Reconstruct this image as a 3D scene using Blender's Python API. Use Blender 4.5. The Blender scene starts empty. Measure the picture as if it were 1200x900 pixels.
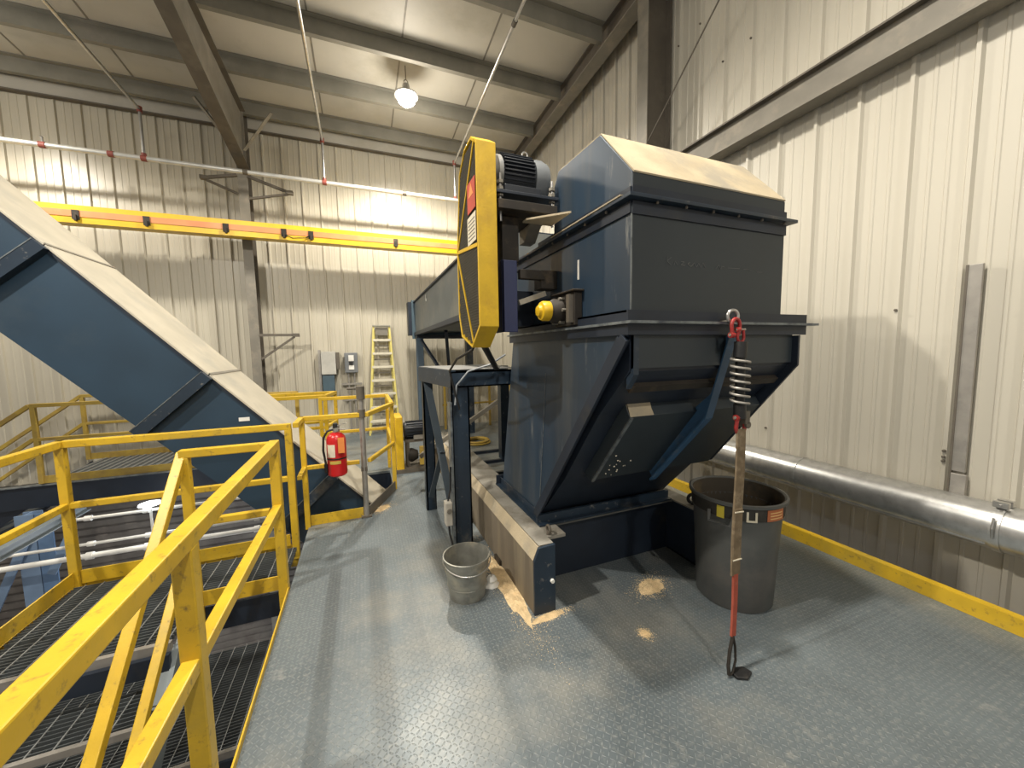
import bpy, bmesh, math, random
from mathutils import Vector, Matrix
random.seed(7)
S = bpy.context.scene
COL = S.collection

# ------------------------------------------------------------------ camera
YAW, PITCH, ROLL, FPX = math.radians(21.705), math.radians(5.036), math.radians(-0.983), 439.508
H = 1.65
cd = bpy.data.cameras.new('camera'); cam = bpy.data.objects.new('camera', cd); COL.objects.link(cam)
S.camera = cam
cd.sensor_fit = 'HORIZONTAL'; cd.sensor_width = 36.0; cd.lens = FPX / 1200 * 36.0
cd.clip_start = 0.05; cd.clip_end = 200
f_ = Vector((math.sin(YAW)*math.cos(PITCH), math.cos(YAW)*math.cos(PITCH), -math.sin(PITCH)))
r_ = Vector((math.cos(YAW), -math.sin(YAW), 0)); u_ = r_.cross(f_)
c_, s_ = math.cos(ROLL), math.sin(ROLL)
R2 = c_*r_ + s_*u_; U2 = -s_*r_ + c_*u_
cam.matrix_world = Matrix(((R2.x, U2.x, -f_.x, 0), (R2.y, U2.y, -f_.y, 0), (R2.z, U2.z, -f_.z, H), (0, 0, 0, 1)))

# ------------------------------------------------------------------ view, world, lamps out of frame
S.view_settings.view_transform = 'Standard'; S.view_settings.look = 'None'
S.view_settings.exposure = 0.0; S.view_settings.gamma = 1.0
S.view_settings.use_curve_mapping = False
w = bpy.data.worlds.new('world'); S.world = w; w.use_nodes = True
w.node_tree.nodes['Background'].inputs[0].default_value = (1.0, 0.955, 0.89, 1)
w.node_tree.nodes['Background'].inputs[1].default_value = 0.44
LAMP_COL = (1.0, 0.93, 0.81)
# hanging high-bay lamps of the hall: (x, y, z, watts)
LAMPS = [(0.84, 6.35, 5.60, 700), (0.78, 1.40, 5.85, 700), (-3.2, 1.6, 5.75, 900), (-5.2, 6.2, 5.55, 560), (0.8, -3.6, 5.75, 420)]

# ------------------------------------------------------------------ materials
MATS = {}
def mat(name, col, rough=0.6, metal=0.0, dust=None, dust_amt=0.0, scale=6.0, vary=0.12, bump=0.0, chips=None, chip_amt=0.0, streak=False):
    """painted / dirty surface: base colour varied by noise, optional dust and chip layers"""
    m = bpy.data.materials.new(name); m.use_nodes = True
    nt = m.node_tree; N = nt.nodes; L = nt.links; b = N['Principled BSDF']
    b.inputs['Roughness'].default_value = rough; b.inputs['Metallic'].default_value = metal
    tc = N.new('ShaderNodeTexCoord')
    mp = N.new('ShaderNodeMapping'); L.new(tc.outputs['Object'], mp.inputs[0])
    if streak: mp.inputs['Scale'].default_value = (1, 1, 0.12)
    n1 = N.new('ShaderNodeTexNoise'); n1.inputs['Scale'].default_value = scale; n1.inputs['Detail'].default_value = 6
    L.new(mp.outputs[0], n1.inputs['Vector'])
    mr = N.new('ShaderNodeMapRange'); mr.inputs[1].default_value = 0.3; mr.inputs[2].default_value = 0.7
    mr.inputs[3].default_value = 1 - vary; mr.inputs[4].default_value = 1 + vary
    L.new(n1.outputs[0], mr.inputs[0])
    vm = N.new('ShaderNodeVectorMath'); vm.operation = 'SCALE'; vm.inputs[0].default_value = col[:3]
    L.new(mr.outputs[0], vm.inputs['Scale'])
    cur = vm.outputs[0]
    def layer(cur, c, amt, sc, seed):
        n = N.new('ShaderNodeTexNoise'); n.inputs['Scale'].default_value = sc; n.inputs['Detail'].default_value = 8
        n.inputs['Roughness'].default_value = 0.65
        o = N.new('ShaderNodeVectorMath'); o.operation = 'ADD'; o.inputs[1].default_value = (seed, seed*2, seed*3)
        L.new(mp.outputs[0], o.inputs[0]); L.new(o.outputs[0], n.inputs['Vector'])
        r = N.new('ShaderNodeMapRange'); r.inputs[1].default_value = 0.62 - amt*0.35; r.inputs[2].default_value = 0.78 - amt*0.3
        L.new(n.outputs[0], r.inputs[0])
        x = N.new('ShaderNodeMix'); x.data_type = 'RGBA'; L.new(r.outputs[0], x.inputs[0])
        L.new(cur, x.inputs[6]); x.inputs[7].default_value = (*c[:3], 1)
        return x.outputs[2]
    if dust: cur = layer(cur, dust, dust_amt, scale*0.6, 3.1)
    if chips: cur = layer(cur, chips, chip_amt, scale*5, 9.7)
    L.new(cur, b.inputs['Base Color'])
    if bump:
        nb = N.new('ShaderNodeTexNoise'); nb.inputs['Scale'].default_value = 60
        L.new(tc.outputs['Object'], nb.inputs['Vector'])
        bp = N.new('ShaderNodeBump'); bp.inputs['Strength'].default_value = bump; bp.inputs['Distance'].default_value = 0.004
        L.new(nb.outputs[0], bp.inputs['Height']); L.new(bp.outputs[0], b.inputs['Normal'])
    MATS[name] = m
    return m
def emis(name, col, st):
    m = bpy.data.materials.new(name); m.use_nodes = True; b = m.node_tree.nodes['Principled BSDF']
    b.inputs['Emission Color'].default_value = (*col, 1); b.inputs['Emission Strength'].default_value = st
    # a slightly mottled lens
    return m
navy = mat('navy paint', (0.015, 0.028, 0.047), 0.42, 0.0, (0.13, 0.12, 0.10), 0.18, 4, 0.2, chips=(0.25, 0.24, 0.22), chip_amt=0.02)
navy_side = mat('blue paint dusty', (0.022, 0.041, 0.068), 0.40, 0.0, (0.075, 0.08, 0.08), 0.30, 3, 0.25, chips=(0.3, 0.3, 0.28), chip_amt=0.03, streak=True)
navy_clean = mat('blue paint', (0.018, 0.042, 0.072), 0.5, 0.0, (0.035, 0.055, 0.075), 0.2, 2, 0.15)
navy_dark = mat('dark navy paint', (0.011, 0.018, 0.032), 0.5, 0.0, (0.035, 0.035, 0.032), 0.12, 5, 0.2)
blue_brt = mat('bright blue paint', (0.03, 0.085, 0.17), 0.45, 0, (0.10, 0.12, 0.14), 0.15, 8)
front_grey = mat('shaded front paint', (0.022, 0.031, 0.039), 0.5, 0.0, (0.05, 0.048, 0.043), 0.1, 2, 0.12)  # greyer copy of the machine blue, shade of front faces in the colour
edge = mat('worn and highlit steel edge', (0.16, 0.18, 0.19), 0.4, 0.3, (0.05, 0.06, 0.08), 0.4, 20, 0.3)  # worn edges, and strips that stand in for edge highlights
dusty = mat('saw dust covered steel', (0.46, 0.385, 0.265), 0.95, 0, (0.33, 0.295, 0.23), 0.4, 5, 0.15, bump=0.5)
cream = mat('dusty conveyor cover', (0.46, 0.425, 0.345), 0.85, 0, (0.38, 0.36, 0.31), 0.3, 3, 0.1, bump=0.2)
yellow = mat('yellow safety paint', (0.60, 0.385, 0.022), 0.42, 0, (0.48, 0.33, 0.04), 0.35, 5, 0.15, chips=(0.16, 0.11, 0.04), chip_amt=0.12, bump=0.15)
yellow_g = mat('yellow guard paint', (0.66, 0.42, 0.015), 0.45, 0, (0.54, 0.33, 0.02), 0.3, 8, 0.1, bump=0.2)
yellow_old = mat('dull yellow paint', (0.42, 0.29, 0.05), 0.6, 0, (0.3, 0.2, 0.06), 0.4, 6, 0.15)
yellow_crane = mat('crane yellow paint', (0.70, 0.44, 0.015), 0.4, 0, (0.66, 0.42, 0.03), 0.2, 3)
orange = mat('orange conductor cover', (0.68, 0.26, 0.10), 0.45, 0, (0.75, 0.32, 0.14), 0.2, 4)
steel_g = mat('grey primer steel', (0.20, 0.185, 0.155), 0.6, 0.1, (0.28, 0.25, 0.2), 0.3, 5, 0.12)
steel_d = mat('brown grey steel', (0.115, 0.10, 0.08), 0.6, 0.1, (0.16, 0.14, 0.11), 0.3, 5, 0.12)
purlin_m = mat('purlin steel', (0.21, 0.20, 0.165), 0.6, 0.1, (0.26, 0.24, 0.2), 0.3, 3, 0.12)
galv = mat('galvanised steel', (0.50, 0.50, 0.49), 0.32, 0.85, (0.38, 0.38, 0.37), 0.3, 18, 0.12)
galv_l = mat('bright galvanised pipe', (0.66, 0.66, 0.63), 0.3, 0.5)
galv_b = mat('galvanised bucket steel', (0.30, 0.30, 0.27), 0.5, 0.5, (0.45, 0.42, 0.34), 0.3, 14, 0.2)
alu = mat('aluminium strip', (0.36, 0.34, 0.31), 0.45, 0.5, (0.28, 0.27, 0.25), 0.3, 10)
black = mat('black rubber', (0.012, 0.012, 0.013), 0.5, 0, (0.05, 0.045, 0.04), 0.15, 10)
mesh_m = mat('dark expanded mesh', (0.13, 0.12, 0.095), 0.6, 0.2)
chrome = mat('bare steel', (0.55, 0.54, 0.52), 0.3, 0.9)
red = mat('red paint', (0.50, 0.012, 0.015), 0.3, 0, (0.45, 0.02, 0.02), 0.2, 6)
red_s = mat('worn red shackle paint', (0.33, 0.02, 0.02), 0.45, 0, (0.18, 0.05, 0.04), 0.3, 40)
red_r = mat('red coupling paint', (0.24, 0.06, 0.045), 0.6)
strap_m = mat('worn tan webbing', (0.17, 0.125, 0.075), 0.9, 0, (0.28, 0.22, 0.145), 0.3, 25, 0.25, bump=0.4)
strap_r = mat('red webbing', (0.36, 0.075, 0.045), 0.9, 0, (0.4, 0.15, 0.1), 0.2, 20, bump=0.4)
white = mat('white paint', (0.75, 0.74, 0.70), 0.5)
paper = mat('paper label', (0.72, 0.66, 0.52), 0.8)
can_m = mat('grey can plastic', (0.085, 0.088, 0.085), 0.5, 0, (0.13, 0.12, 0.11), 0.2, 4)
can_in = mat('stained can plastic', (0.055, 0.045, 0.032), 0.7, 0, (0.11, 0.08, 0.045), 0.4, 10)
wood_side = mat('dust caked steel side', (0.20, 0.165, 0.12), 0.85, 0, (0.30, 0.25, 0.17), 0.35, 5, 0.2, streak=True)
grey_st = mat('grey stringer paint', (0.17, 0.20, 0.215), 0.5, 0, (0.22, 0.24, 0.24), 0.2, 5)
grat = mat('grating steel', (0.10, 0.112, 0.118), 0.5, 0.3)
grat_l = mat('grating cross rod', (0.26, 0.27, 0.27), 0.5, 0.4)
motor_m = mat('black motor paint', (0.018, 0.022, 0.030), 0.4, 0, (0.06, 0.06, 0.06), 0.1, 9)
motor_g = mat('dusty motor bell', (0.22, 0.215, 0.20), 0.55, 0.2, (0.07, 0.09, 0.12), 0.35, 6)
conc = mat('concrete', (0.20, 0.175, 0.145), 0.9, 0, (0.11, 0.10, 0.09), 0.4, 1.2, 0.2)
grime = mat('brown grime steel', (0.026, 0.021, 0.016), 0.7, 0.1, (0.10, 0.07, 0.04), 0.25, 9, 0.3)
purple = mat('purple blue plate', (0.022, 0.030, 0.085), 0.5)
dusty_t = mat('dusty grey plate', (0.27, 0.255, 0.22), 0.8, 0, (0.16,0.14,0.11), 0.4, 8)
tray_b = mat('muted blue tray', (0.06, 0.10, 0.13), 0.5)
pale_b = mat('pale blue paint', (0.17, 0.25, 0.38), 0.5)
blue_m = mat('sky blue paint', (0.11, 0.19, 0.33), 0.5)
pipe_w = mat('white pipe paint', (0.78, 0.77, 0.73), 0.4)
lens = emis('lamp lens', (1.0, 0.94, 0.80), 14.0)
lens2 = emis('fixture lens', (0.9, 0.97, 1.0), 6.0)

def panel_mat():
    m = mat('beige wall panel', (0.53, 0.50, 0.425), 0.42, 0, (0.44, 0.415, 0.35), 0.2, 1.2, 0.08, chips=(0.10, 0.09, 0.07), chip_amt=-0.35, streak=True)
    return m
panel = panel_mat()
panel_b = mat('beige back wall panel', (0.50, 0.465, 0.38), 0.34, 0, (0.43, 0.395, 0.32), 0.25, 1.2, 0.08, streak=True)
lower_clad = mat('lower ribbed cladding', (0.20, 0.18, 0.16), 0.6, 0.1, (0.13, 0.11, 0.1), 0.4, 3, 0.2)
ceil_m = mat('vinyl faced insulation', (0.46, 0.435, 0.375), 0.55, 0, (0.36, 0.335, 0.275), 0.3, 1.2, 0.08)

def deck_mat():
    m = mat('painted chequer plate', (0.135, 0.163, 0.180), 0.38, 0.15, (0.27, 0.265, 0.235), 0.38, 1.1, 0.22, chips=(0.34, 0.34, 0.32), chip_amt=-0.02)
    nt = m.node_tree; N = nt.nodes; L = nt.links; b = N['Principled BSDF']
    tc = N.new('ShaderNodeTexCoord'); sp = N.new('ShaderNodeSeparateXYZ'); L.new(tc.outputs['Object'], sp.inputs[0])
    def M(op, a, c=None):
        n = N.new('ShaderNodeMath'); n.operation = op
        for i, v in enumerate((a, c)):
            if v is None: continue
            if isinstance(v, (int, float)): n.inputs[i].default_value = v
            else: L.new(v, n.inputs[i])
        return n.outputs[0]
    px = M('MULTIPLY', sp.outputs[0], 1/0.023); py = M('MULTIPLY', sp.outputs[1], 1/0.023)
    fx = M('SUBTRACT', M('FRACT', px), 0.5); fy = M('SUBTRACT', M('FRACT', py), 0.5)
    par = M('MODULO', M('ABSOLUTE', M('ADD', M('FLOOR', px), M('FLOOR', py))), 2.0)
    sg = M('SUBTRACT', M('MULTIPLY', par, 2.0), 1.0)
    a = M('ADD', fx, M('MULTIPLY', fy, sg)); c = M('SUBTRACT', fx, M('MULTIPLY', fy, sg))
    d = M('ADD', M('POWER', M('ABSOLUTE', M('DIVIDE', a, 0.62)), 2.0), M('POWER', M('ABSOLUTE', M('DIVIDE', c, 0.2)), 2.0))
    mr = N.new('ShaderNodeMapRange'); mr.interpolation_type = 'SMOOTHSTEP'
    mr.inputs[1].default_value = 1.2; mr.inputs[2].default_value = 0.2; mr.inputs[3].default_value = 0; mr.inputs[4].default_value = 1
    L.new(d, mr.inputs[0])
    bp = N.new('ShaderNodeBump'); bp.inputs['Strength'].default_value = 0.55; bp.inputs['Distance'].default_value = 0.004
    L.new(mr.outputs[0], bp.inputs['Height']); L.new(bp.outputs[0], b.inputs['Normal'])
    # worn bright lug tops, long scuff streaks, speckle
    def mix(f, c1, c2):
        x = N.new('ShaderNodeMix'); x.data_type = 'RGBA'; L.new(f, x.inputs[0]); L.new(c1, x.inputs[6]); x.inputs[7].default_value = (*c2, 1); return x.outputs[2]
    cur = b.inputs['Base Color'].links[0].from_socket
    mpp = N.new('ShaderNodeMapping'); mpp.inputs['Scale'].default_value = (7, 0.5, 1); L.new(tc.outputs['Object'], mpp.inputs[0])
    ns = N.new('ShaderNodeTexNoise'); ns.inputs['Scale'].default_value = 1.3; ns.inputs['Detail'].default_value = 5; L.new(mpp.outputs[0], ns.inputs['Vector'])
    r1 = N.new('ShaderNodeMapRange'); r1.inputs[1].default_value = 0.5; r1.inputs[2].default_value = 0.72; r1.inputs[4].default_value = 0.30; L.new(ns.outputs[0], r1.inputs[0])
    cur = mix(r1.outputs[0], cur, (0.085, 0.10, 0.115))
    nf = N.new('ShaderNodeTexNoise'); nf.inputs['Scale'].default_value = 45; nf.inputs['Detail'].default_value = 4; L.new(tc.outputs['Object'], nf.inputs['Vector'])
    r2 = N.new('ShaderNodeMapRange'); r2.inputs[1].default_value = 0.52; r2.inputs[2].default_value = 0.7; r2.inputs[4].default_value = 0.32; L.new(nf.outputs[0], r2.inputs[0])
    cur = mix(r2.outputs[0], cur, (0.36, 0.36, 0.33))
    cur = mix(M('MULTIPLY', mr.outputs[0], 0.30), cur, (0.34, 0.37, 0.38))
    L.new(cur, b.inputs['Base Color'])
    # saw dust drifts and traffic wear
    nz = N.new('ShaderNodeTexNoise'); nz.inputs['Scale'].default_value = 1.4; nz.inputs['Detail'].default_value = 5; L.new(tc.outputs['Object'], nz.inputs['Vector'])
    rr = N.new('ShaderNodeMapRange'); rr.inputs[1].default_value = 0.3; rr.inputs[2].default_value = 0.7; rr.inputs[3].default_value = 0.30; rr.inputs[4].default_value = 0.52
    L.new(nz.outputs[0], rr.inputs[0]); L.new(rr.outputs[0], b.inputs['Roughness'])
    return m
deck_m = deck_mat()
dust_pile = mat('saw dust', (0.74, 0.58, 0.35), 0.98, 0, (0.58, 0.44, 0.26), 0.3, 20, 0.2, bump=0.8)

# ------------------------------------------------------------------ geometry helpers
class MB:
    def __init__(self): self.v = []; self.f = []
    def add(self, vs, fs):
        o = len(self.v); self.v += [tuple(p) for p in vs]; self.f += [tuple(o+i for i in q) for q in fs]; return self
    def box(self, a, b):
        x0, x1 = sorted((a[0], b[0])); y0, y1 = sorted((a[1], b[1])); z0, z1 = sorted((a[2], b[2]))
        return self.add([(x0,y0,z0),(x1,y0,z0),(x1,y1,z0),(x0,y1,z0),(x0,y0,z1),(x1,y0,z1),(x1,y1,z1),(x0,y1,z1)],
                 [(0,3,2,1),(4,5,6,7),(0,1,5,4),(1,2,6,5),(2,3,7,6),(3,0,4,7)])
    def bar(self, p, q, w, h=None, up=(0,0,1)):
        """rectangular bar from p to q, w sideways, h along up"""
        h = h or w; p = Vector(p); q = Vector(q); d = (q-p).normalized(); up = Vector(up)
        s = d.cross(up)
        if s.length < 1e-4: s = d.cross(Vector((0,1,0)))
        s.normalize(); u = s.cross(d).normalized()
        vs = [e + s*a*w/2 + u*b*h/2 for e in (p, q) for a, b in ((-1,-1),(1,-1),(1,1),(-1,1))]
        return self.add(vs, [(0,3,2,1),(4,5,6,7),(0,1,5,4),(1,2,6,5),(2,3,7,6),(3,0,4,7)])
    def prism(self, poly, lo, hi, axis='x'):
        n = len(poly)
        def P(a, b, t): return {'x': (t,a,b), 'y': (a,t,b), 'z': (a,b,t)}[axis]
        vs = [P(a,b,lo) for a,b in poly] + [P(a,b,hi) for a,b in poly]
        fs = [tuple(range(n-1,-1,-1)), tuple(range(n,2*n))] + [(i,(i+1)%n,n+(i+1)%n,n+i) for i in range(n)]
        return self.add(vs, fs)
    def tube(self, pts, r, seg=12, cap=True, rr=None):
        pts = [Vector(p) for p in pts]; n = len(pts); rings = []
        d0 = (pts[1]-pts[0]).normalized(); s = d0.cross(Vector((0,0,1)))
        if s.length < 1e-3: s = Vector((1,0,0))
        s.normalize()
        for i, p in enumerate(pts):
            if i == 0: d = pts[1]-pts[0]
            elif i == n-1: d = pts[-1]-pts[-2]
            else: d = (pts[i+1]-p).normalized() + (p-pts[i-1]).normalized()
            d.normalize(); s = (s - d*s.dot(d)).normalized(); u = d.cross(s)
            q = rr[i] if rr else r
            rings.append([p + (s*math.cos(2*math.pi*k/seg)+u*math.sin(2*math.pi*k/seg))*q for k in range(seg)])
        vs = [v for g in rings for v in g]; fs = []
        for i in range(n-1):
            for k in range(seg):
                fs.append((i*seg+k, i*seg+(k+1)%seg, (i+1)*seg+(k+1)%seg, (i+1)*seg+k))
        if cap: fs += [tuple(range(seg-1,-1,-1)), tuple((n-1)*seg+k for k in range(seg))]
        return self.add(vs, fs)
    def lathe(self, prof, c=(0,0,0), axis='z', seg=28, close=False):
        """prof: (radius, height) list, swept round an axis through c"""
        vs = []; fs = []; m = len(prof)
        for k in range(seg):
            a = 2*math.pi*k/seg
            for r, h in prof:
                x, y = r*math.cos(a), r*math.sin(a)
                q = {'z': (x,y,h), 'x': (h,x,y), 'y': (y,h,x)}[axis]
                vs.append((c[0]+q[0], c[1]+q[1], c[2]+q[2]))
        for k in range(seg):
            k2 = (k+1)%seg
            for j in range(m-1): fs.append((k*m+j, k2*m+j, k2*m+j+1, k*m+j+1))
            if close: fs.append((k*m+m-1, k2*m+m-1, k2*m, k*m))
        if not close:
            if prof[0][0] > 1e-6: fs.append(tuple(k*m for k in range(seg-1,-1,-1)))
            if prof[-1][0] > 1e-6: fs.append(tuple(k*m+m-1 for k in range(seg)))
        return self.add(vs, fs)
    def torus(self, c, R, r, normal=(0,0,1), seg=24, rs=10, sx=1.0):
        n = Vector(normal).normalized(); a = n.orthogonal().normalized(); b = n.cross(a)
        vs = []; fs = []
        for i in range(seg):
            t = 2*math.pi*i/seg; d = a*math.cos(t)*sx + b*math.sin(t)
            for j in range(rs):
                p = 2*math.pi*j/rs; vs.append(Vector(c) + d*(R + r*math.cos(p)) + n*r*math.sin(p))
        for i in range(seg):
            for j in range(rs):
                fs.append((i*rs+j, ((i+1)%seg)*rs+j, ((i+1)%seg)*rs+(j+1)%rs, i*rs+(j+1)%rs))
        return self.add(vs, fs)
    def ibeam(self, p, q, w, h, t=0.012, up=(0,0,1)):
        p = Vector(p); q = Vector(q); d = (q-p).normalized(); upv = Vector(up)
        s = d.cross(upv).normalized(); u = s.cross(d).normalized()
        self.bar(p+u*(h/2-t/2), q+u*(h/2-t/2), w, t, up); self.bar(p-u*(h/2-t/2), q-u*(h/2-t/2), w, t, up)
        return self.bar(p, q, t, h-2*t, up)
    def build(self, name, m, parent=None, bevel=0.0, smooth=False, loc=None):
        me = bpy.data.meshes.new(name); 
        o = bpy.data.objects.new(name, me)
        off = Vector(loc) if loc is not None else Vector((0,0,0))
        if parent is not None: off = Vector(parent.get('_o', (0,0,0)))
        me.from_pydata([tuple(Vector(v)-off) for v in self.v], [], self.f)
        bm = bmesh.new(); bm.from_mesh(me); bmesh.ops.recalc_face_normals(bm, faces=bm.faces); bm.to_mesh(me); bm.free()
        me.materials.append(m); COL.objects.link(o)
        if parent is not None: o.parent = parent; o['_o'] = tuple(off)
        else: o.location = off; o['_o'] = tuple(off)
        if smooth:
            for p in me.polygons: p.use_smooth = True
            try: me.set_sharp_from_angle(angle=math.radians(38))
            except Exception: pass
        if bevel:
            b = o.modifiers.new('bevel', 'BEVEL'); b.width = bevel; b.segments = 2; b.limit_method = 'ANGLE'
        return o
def thing(name, label, cat, loc, group=None):
    o = bpy.data.objects.new(name, None); o.empty_display_size = 0.1; COL.objects.link(o)
    o.location = loc; o['_o'] = tuple(loc); o['label'] = label; o['category'] = cat
    if group: o['group'] = group
    return o
def tag(o, label, cat, group=None):
    o['label'] = label; o['category'] = cat
    if group: o['group'] = group
    return o
def struct(o): o['kind'] = 'structure'; return o
def bx(a, b): return MB().box(a, b)
V = Vector

# ------------------------------------------------------------------ room shell
WX, BY = 3.70, 8.35                      # right wall, back wall
def zc(y): return 6.33 - 0.04*y          # roof underside
ZL = -4.2
def ribbed(axis, pos, t0, t1, z0, z1, inward, top=None):
    """wall sheet with a trapezoid rib every 305 mm and two low swages between"""
    pitch = 0.305; prof = []
    n0 = math.floor(t0/pitch)
    for i in range(n0, math.ceil(t1/pitch)+1):
        b = i*pitch
        for dt, d in ((0,0),(0.012,0.028),(0.034,0.028),(0.046,0),(0.115,0),(0.120,0.005),(0.136,0.005),(0.141,0),(0.205,0),(0.210,0.005),(0.226,0.005),(0.231,0)):
            t = b+dt
            if t0 <= t <= t1: prof.append((t, d))
    vs = []; fs = []
    for t, d in prof:
        p = pos + inward*d
        zt = z1 if top is None else top(t)
        for z in (z0, zt): vs.append((p, t, z) if axis == 'x' else (t, p, z))
    n = len(prof)
    for i in range(n-1): fs.append((2*i, 2*i+2, 2*i+3, 2*i+1))
    # back skin for thickness
    o = len(vs); q = pos - inward*0.06
    for t in (prof[0][0], prof[-1][0]):
        zt = z1 if top is None else top(t)
        for z in (z0, zt): vs.append((q, t, z) if axis == 'x' else (t, q, z))
    fs.append((o, o+1, o+3, o+2)); fs.append((0, 1, o+1, o)); fs.append((2*n-2, o+2, o+3, 2*n-1))
    return MB().add(vs, fs)
struct(ribbed('x', WX, -3.0, BY, ZL, 6.3, -1, top=lambda y: zc(y)).build('wall_right', panel))
struct(ribbed('y', BY, -11, WX, -0.35, zc(BY), -1).build('wall_back', panel_b))
# lower part of the back wall, below the deck: cladding with horizontal ribs
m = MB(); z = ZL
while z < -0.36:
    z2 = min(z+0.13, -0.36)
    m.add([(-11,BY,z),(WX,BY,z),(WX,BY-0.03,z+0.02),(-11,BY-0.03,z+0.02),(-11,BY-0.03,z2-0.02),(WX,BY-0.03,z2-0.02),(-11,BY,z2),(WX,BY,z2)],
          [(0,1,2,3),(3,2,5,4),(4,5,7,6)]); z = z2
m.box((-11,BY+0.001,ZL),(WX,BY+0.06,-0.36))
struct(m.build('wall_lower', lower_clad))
struct(MB().prism([(-4.0, zc(-4.0)), (BY+0.06, zc(BY+0.06)), (BY+0.06, zc(BY+0.06)+0.1), (-4.0, zc(-4.0)+0.1)], -11, WX+0.06, 'x').build('ceiling', ceil_m))
struct(MB().box((-11,-6,ZL-0.1),(WX,BY,ZL)).build('floor_lower', conc))
# seams of the roof sheets, running down the slope
m = MB()
for x in (-4.3, -3.1, -0.45, 0.75, 1.95):
    m.prism([(-1.0, zc(-1.0)-0.004), (BY-0.05, zc(BY-0.05)-0.004), (BY-0.05, zc(BY-0.05)+0.01), (-1.0, zc(-1.0)+0.01)], x-0.012, x+0.012, 'x')
struct(m.build('trim_1', steel_g))
struct(MB().box((-11, BY-0.11, 5.66), (WX-0.03, BY-0.03, 5.99)).build('trim_2', ceil_m))
struct(MB().box((-11, BY-0.12, 5.64), (WX-0.03, BY-0.03, 5.66)).build('trim_4', steel_d))

# chequer plate deck with the hole the conveyor drops through and the corner cut out for the stair landing
XL, XR = -0.55, 3.39
o1, o2, o3, o4, o5 = (-0.57, 3.99), (-0.05, 3.99), (0.29, 4.68), (0.29, 5.45), (-0.95, 5.45)
m = MB()
m.prism([(XL,-3.0),(XR,-3.0),(XR,3.99),(XL,3.99)], -0.03, 0, 'z')
m.prism([(-0.05,3.99),(XR,3.99),(XR,BY-0.04),(0.29,BY-0.04),(0.29,4.68)], -0.03, 0, 'z')
m.prism([(-0.95,5.45),(0.29,5.45),(0.29,BY-0.04),(-0.95,BY-0.04)], -0.03, 0, 'z')
struct(m.build('floor', deck_m))
m = MB()
for y in (-1.0, 1.0, 3.0): m.box((XL+0.02, y-0.05, -0.25), (XR, y+0.05, -0.031))
m.box((XL+0.0, -3.0, -0.25), (XL+0.06, 3.98, -0.031)); m.box((-0.95, 5.46, -0.25),(0.3, 5.56, -0.031))
struct(m.build('trim_3', navy_dark))

# ------------------------------------------------------------------ roof and wall steel
PURL = (3.58, 4.74, 5.92, 7.0, 8.03)
words = ('nearest the back wall', 'second from the back wall', 'third from the back wall', 'fourth from the back wall', 'fifth from the back wall')
for i, y in enumerate(reversed(PURL)):
    if y < 3: continue
    z = zc(y)
    m = MB(); 
    m.box((-11, y, z-0.215), (3.33, y+0.006, z-0.002))                       # web facing the viewer
    m.box((-11, y-0.006, z-0.02), (3.33, y-0.07, z-0.003)) if False else m.box((-11, y+0.006, z-0.215), (3.33, y+0.075, z-0.207))
    m.box((-11, y-0.07, z-0.012), (3.33, y, z-0.002))
    m.box((-11, y+0.069, z-0.207), (3.33, y+0.075, z-0.185))
    p = m.build('roof_purlin', purlin_m)
    tag(p, 'grey steel roof purlin running left to right, ' + words[i], 'purlin', 'roof purlins')
# tapered rafter above the left column
xr0, xr1 = -1.81, -1.64
def rb(y): return 4.87 + 0.167*(7.78-y)
t = thing('roof_rafter', 'tapered steel rafter coming down to the column on the back wall', 'rafter', (-1.65, 7.8, 4.87))
def strip(xa, xb, fa, fb, y0, y1): return MB().prism([(y0, fa(y0)), (y1, fa(y1)), (y1, fb(y1)), (y0, fb(y0))], xa, xb, 'x')
strip(xr0, xr1, lambda y: rb(y), lambda y: rb(y)+0.014, 1.2, 7.95).build('bottom_flange', steel_d, t)
strip(-1.731, -1.719, lambda y: rb(y)+0.014, lambda y: zc(y)-0.23, 1.2, 7.95).build('web', steel_g, t)
strip(xr0, xr1, lambda y: zc(y)-0.23, lambda y: zc(y)-0.217, 1.2, 7.95).build('top_flange', steel_d, t)  # flanges darker than the web, shade of their undersides in the colour
# knee and column
t = thing('steel_column', 'grey steel column standing against the back wall behind the yellow crane beam', 'column', (-1.65, 8.1, ZL))
bx((-1.83, 7.95, ZL), (-1.68, 7.966, 5.9)).build('front_flange', steel_g, t)
bx((-1.83, 8.20, ZL), (-1.68, 8.22, 5.9)).build('rear_flange', steel_d, t)
bx((-1.762, 7.966, ZL), (-1.748, 8.20, 5.9)).build('web', steel_d, t)  # web and rear flange darker than the front, recess shade in the colour
for z0 in (4.87, 3.95): bx((-1.82, 7.967, z0), (-1.69, 8.199, z0+0.012)).build('stiffener', steel_d, t)
# flange braces from rafter foot up to the purlins
for a, b, l in (((-1.79, 7.4, 5.02), (-2.10, 7.1, 5.42), 'steel angle brace left of the rafter foot'), ((-1.60, 7.5, 4.95), (-1.13, 7.15, 5.42), 'steel angle brace right of the rafter foot')):
    m = MB().bar(a, b, 0.05, 0.006).bar(V(a)+V((0,0.022,0.02)), V(b)+V((0,0.022,0.02)), 0.006, 0.05)
    tag(m.build('flange_brace', steel_g), l, 'brace', 'rafter foot braces')
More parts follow.
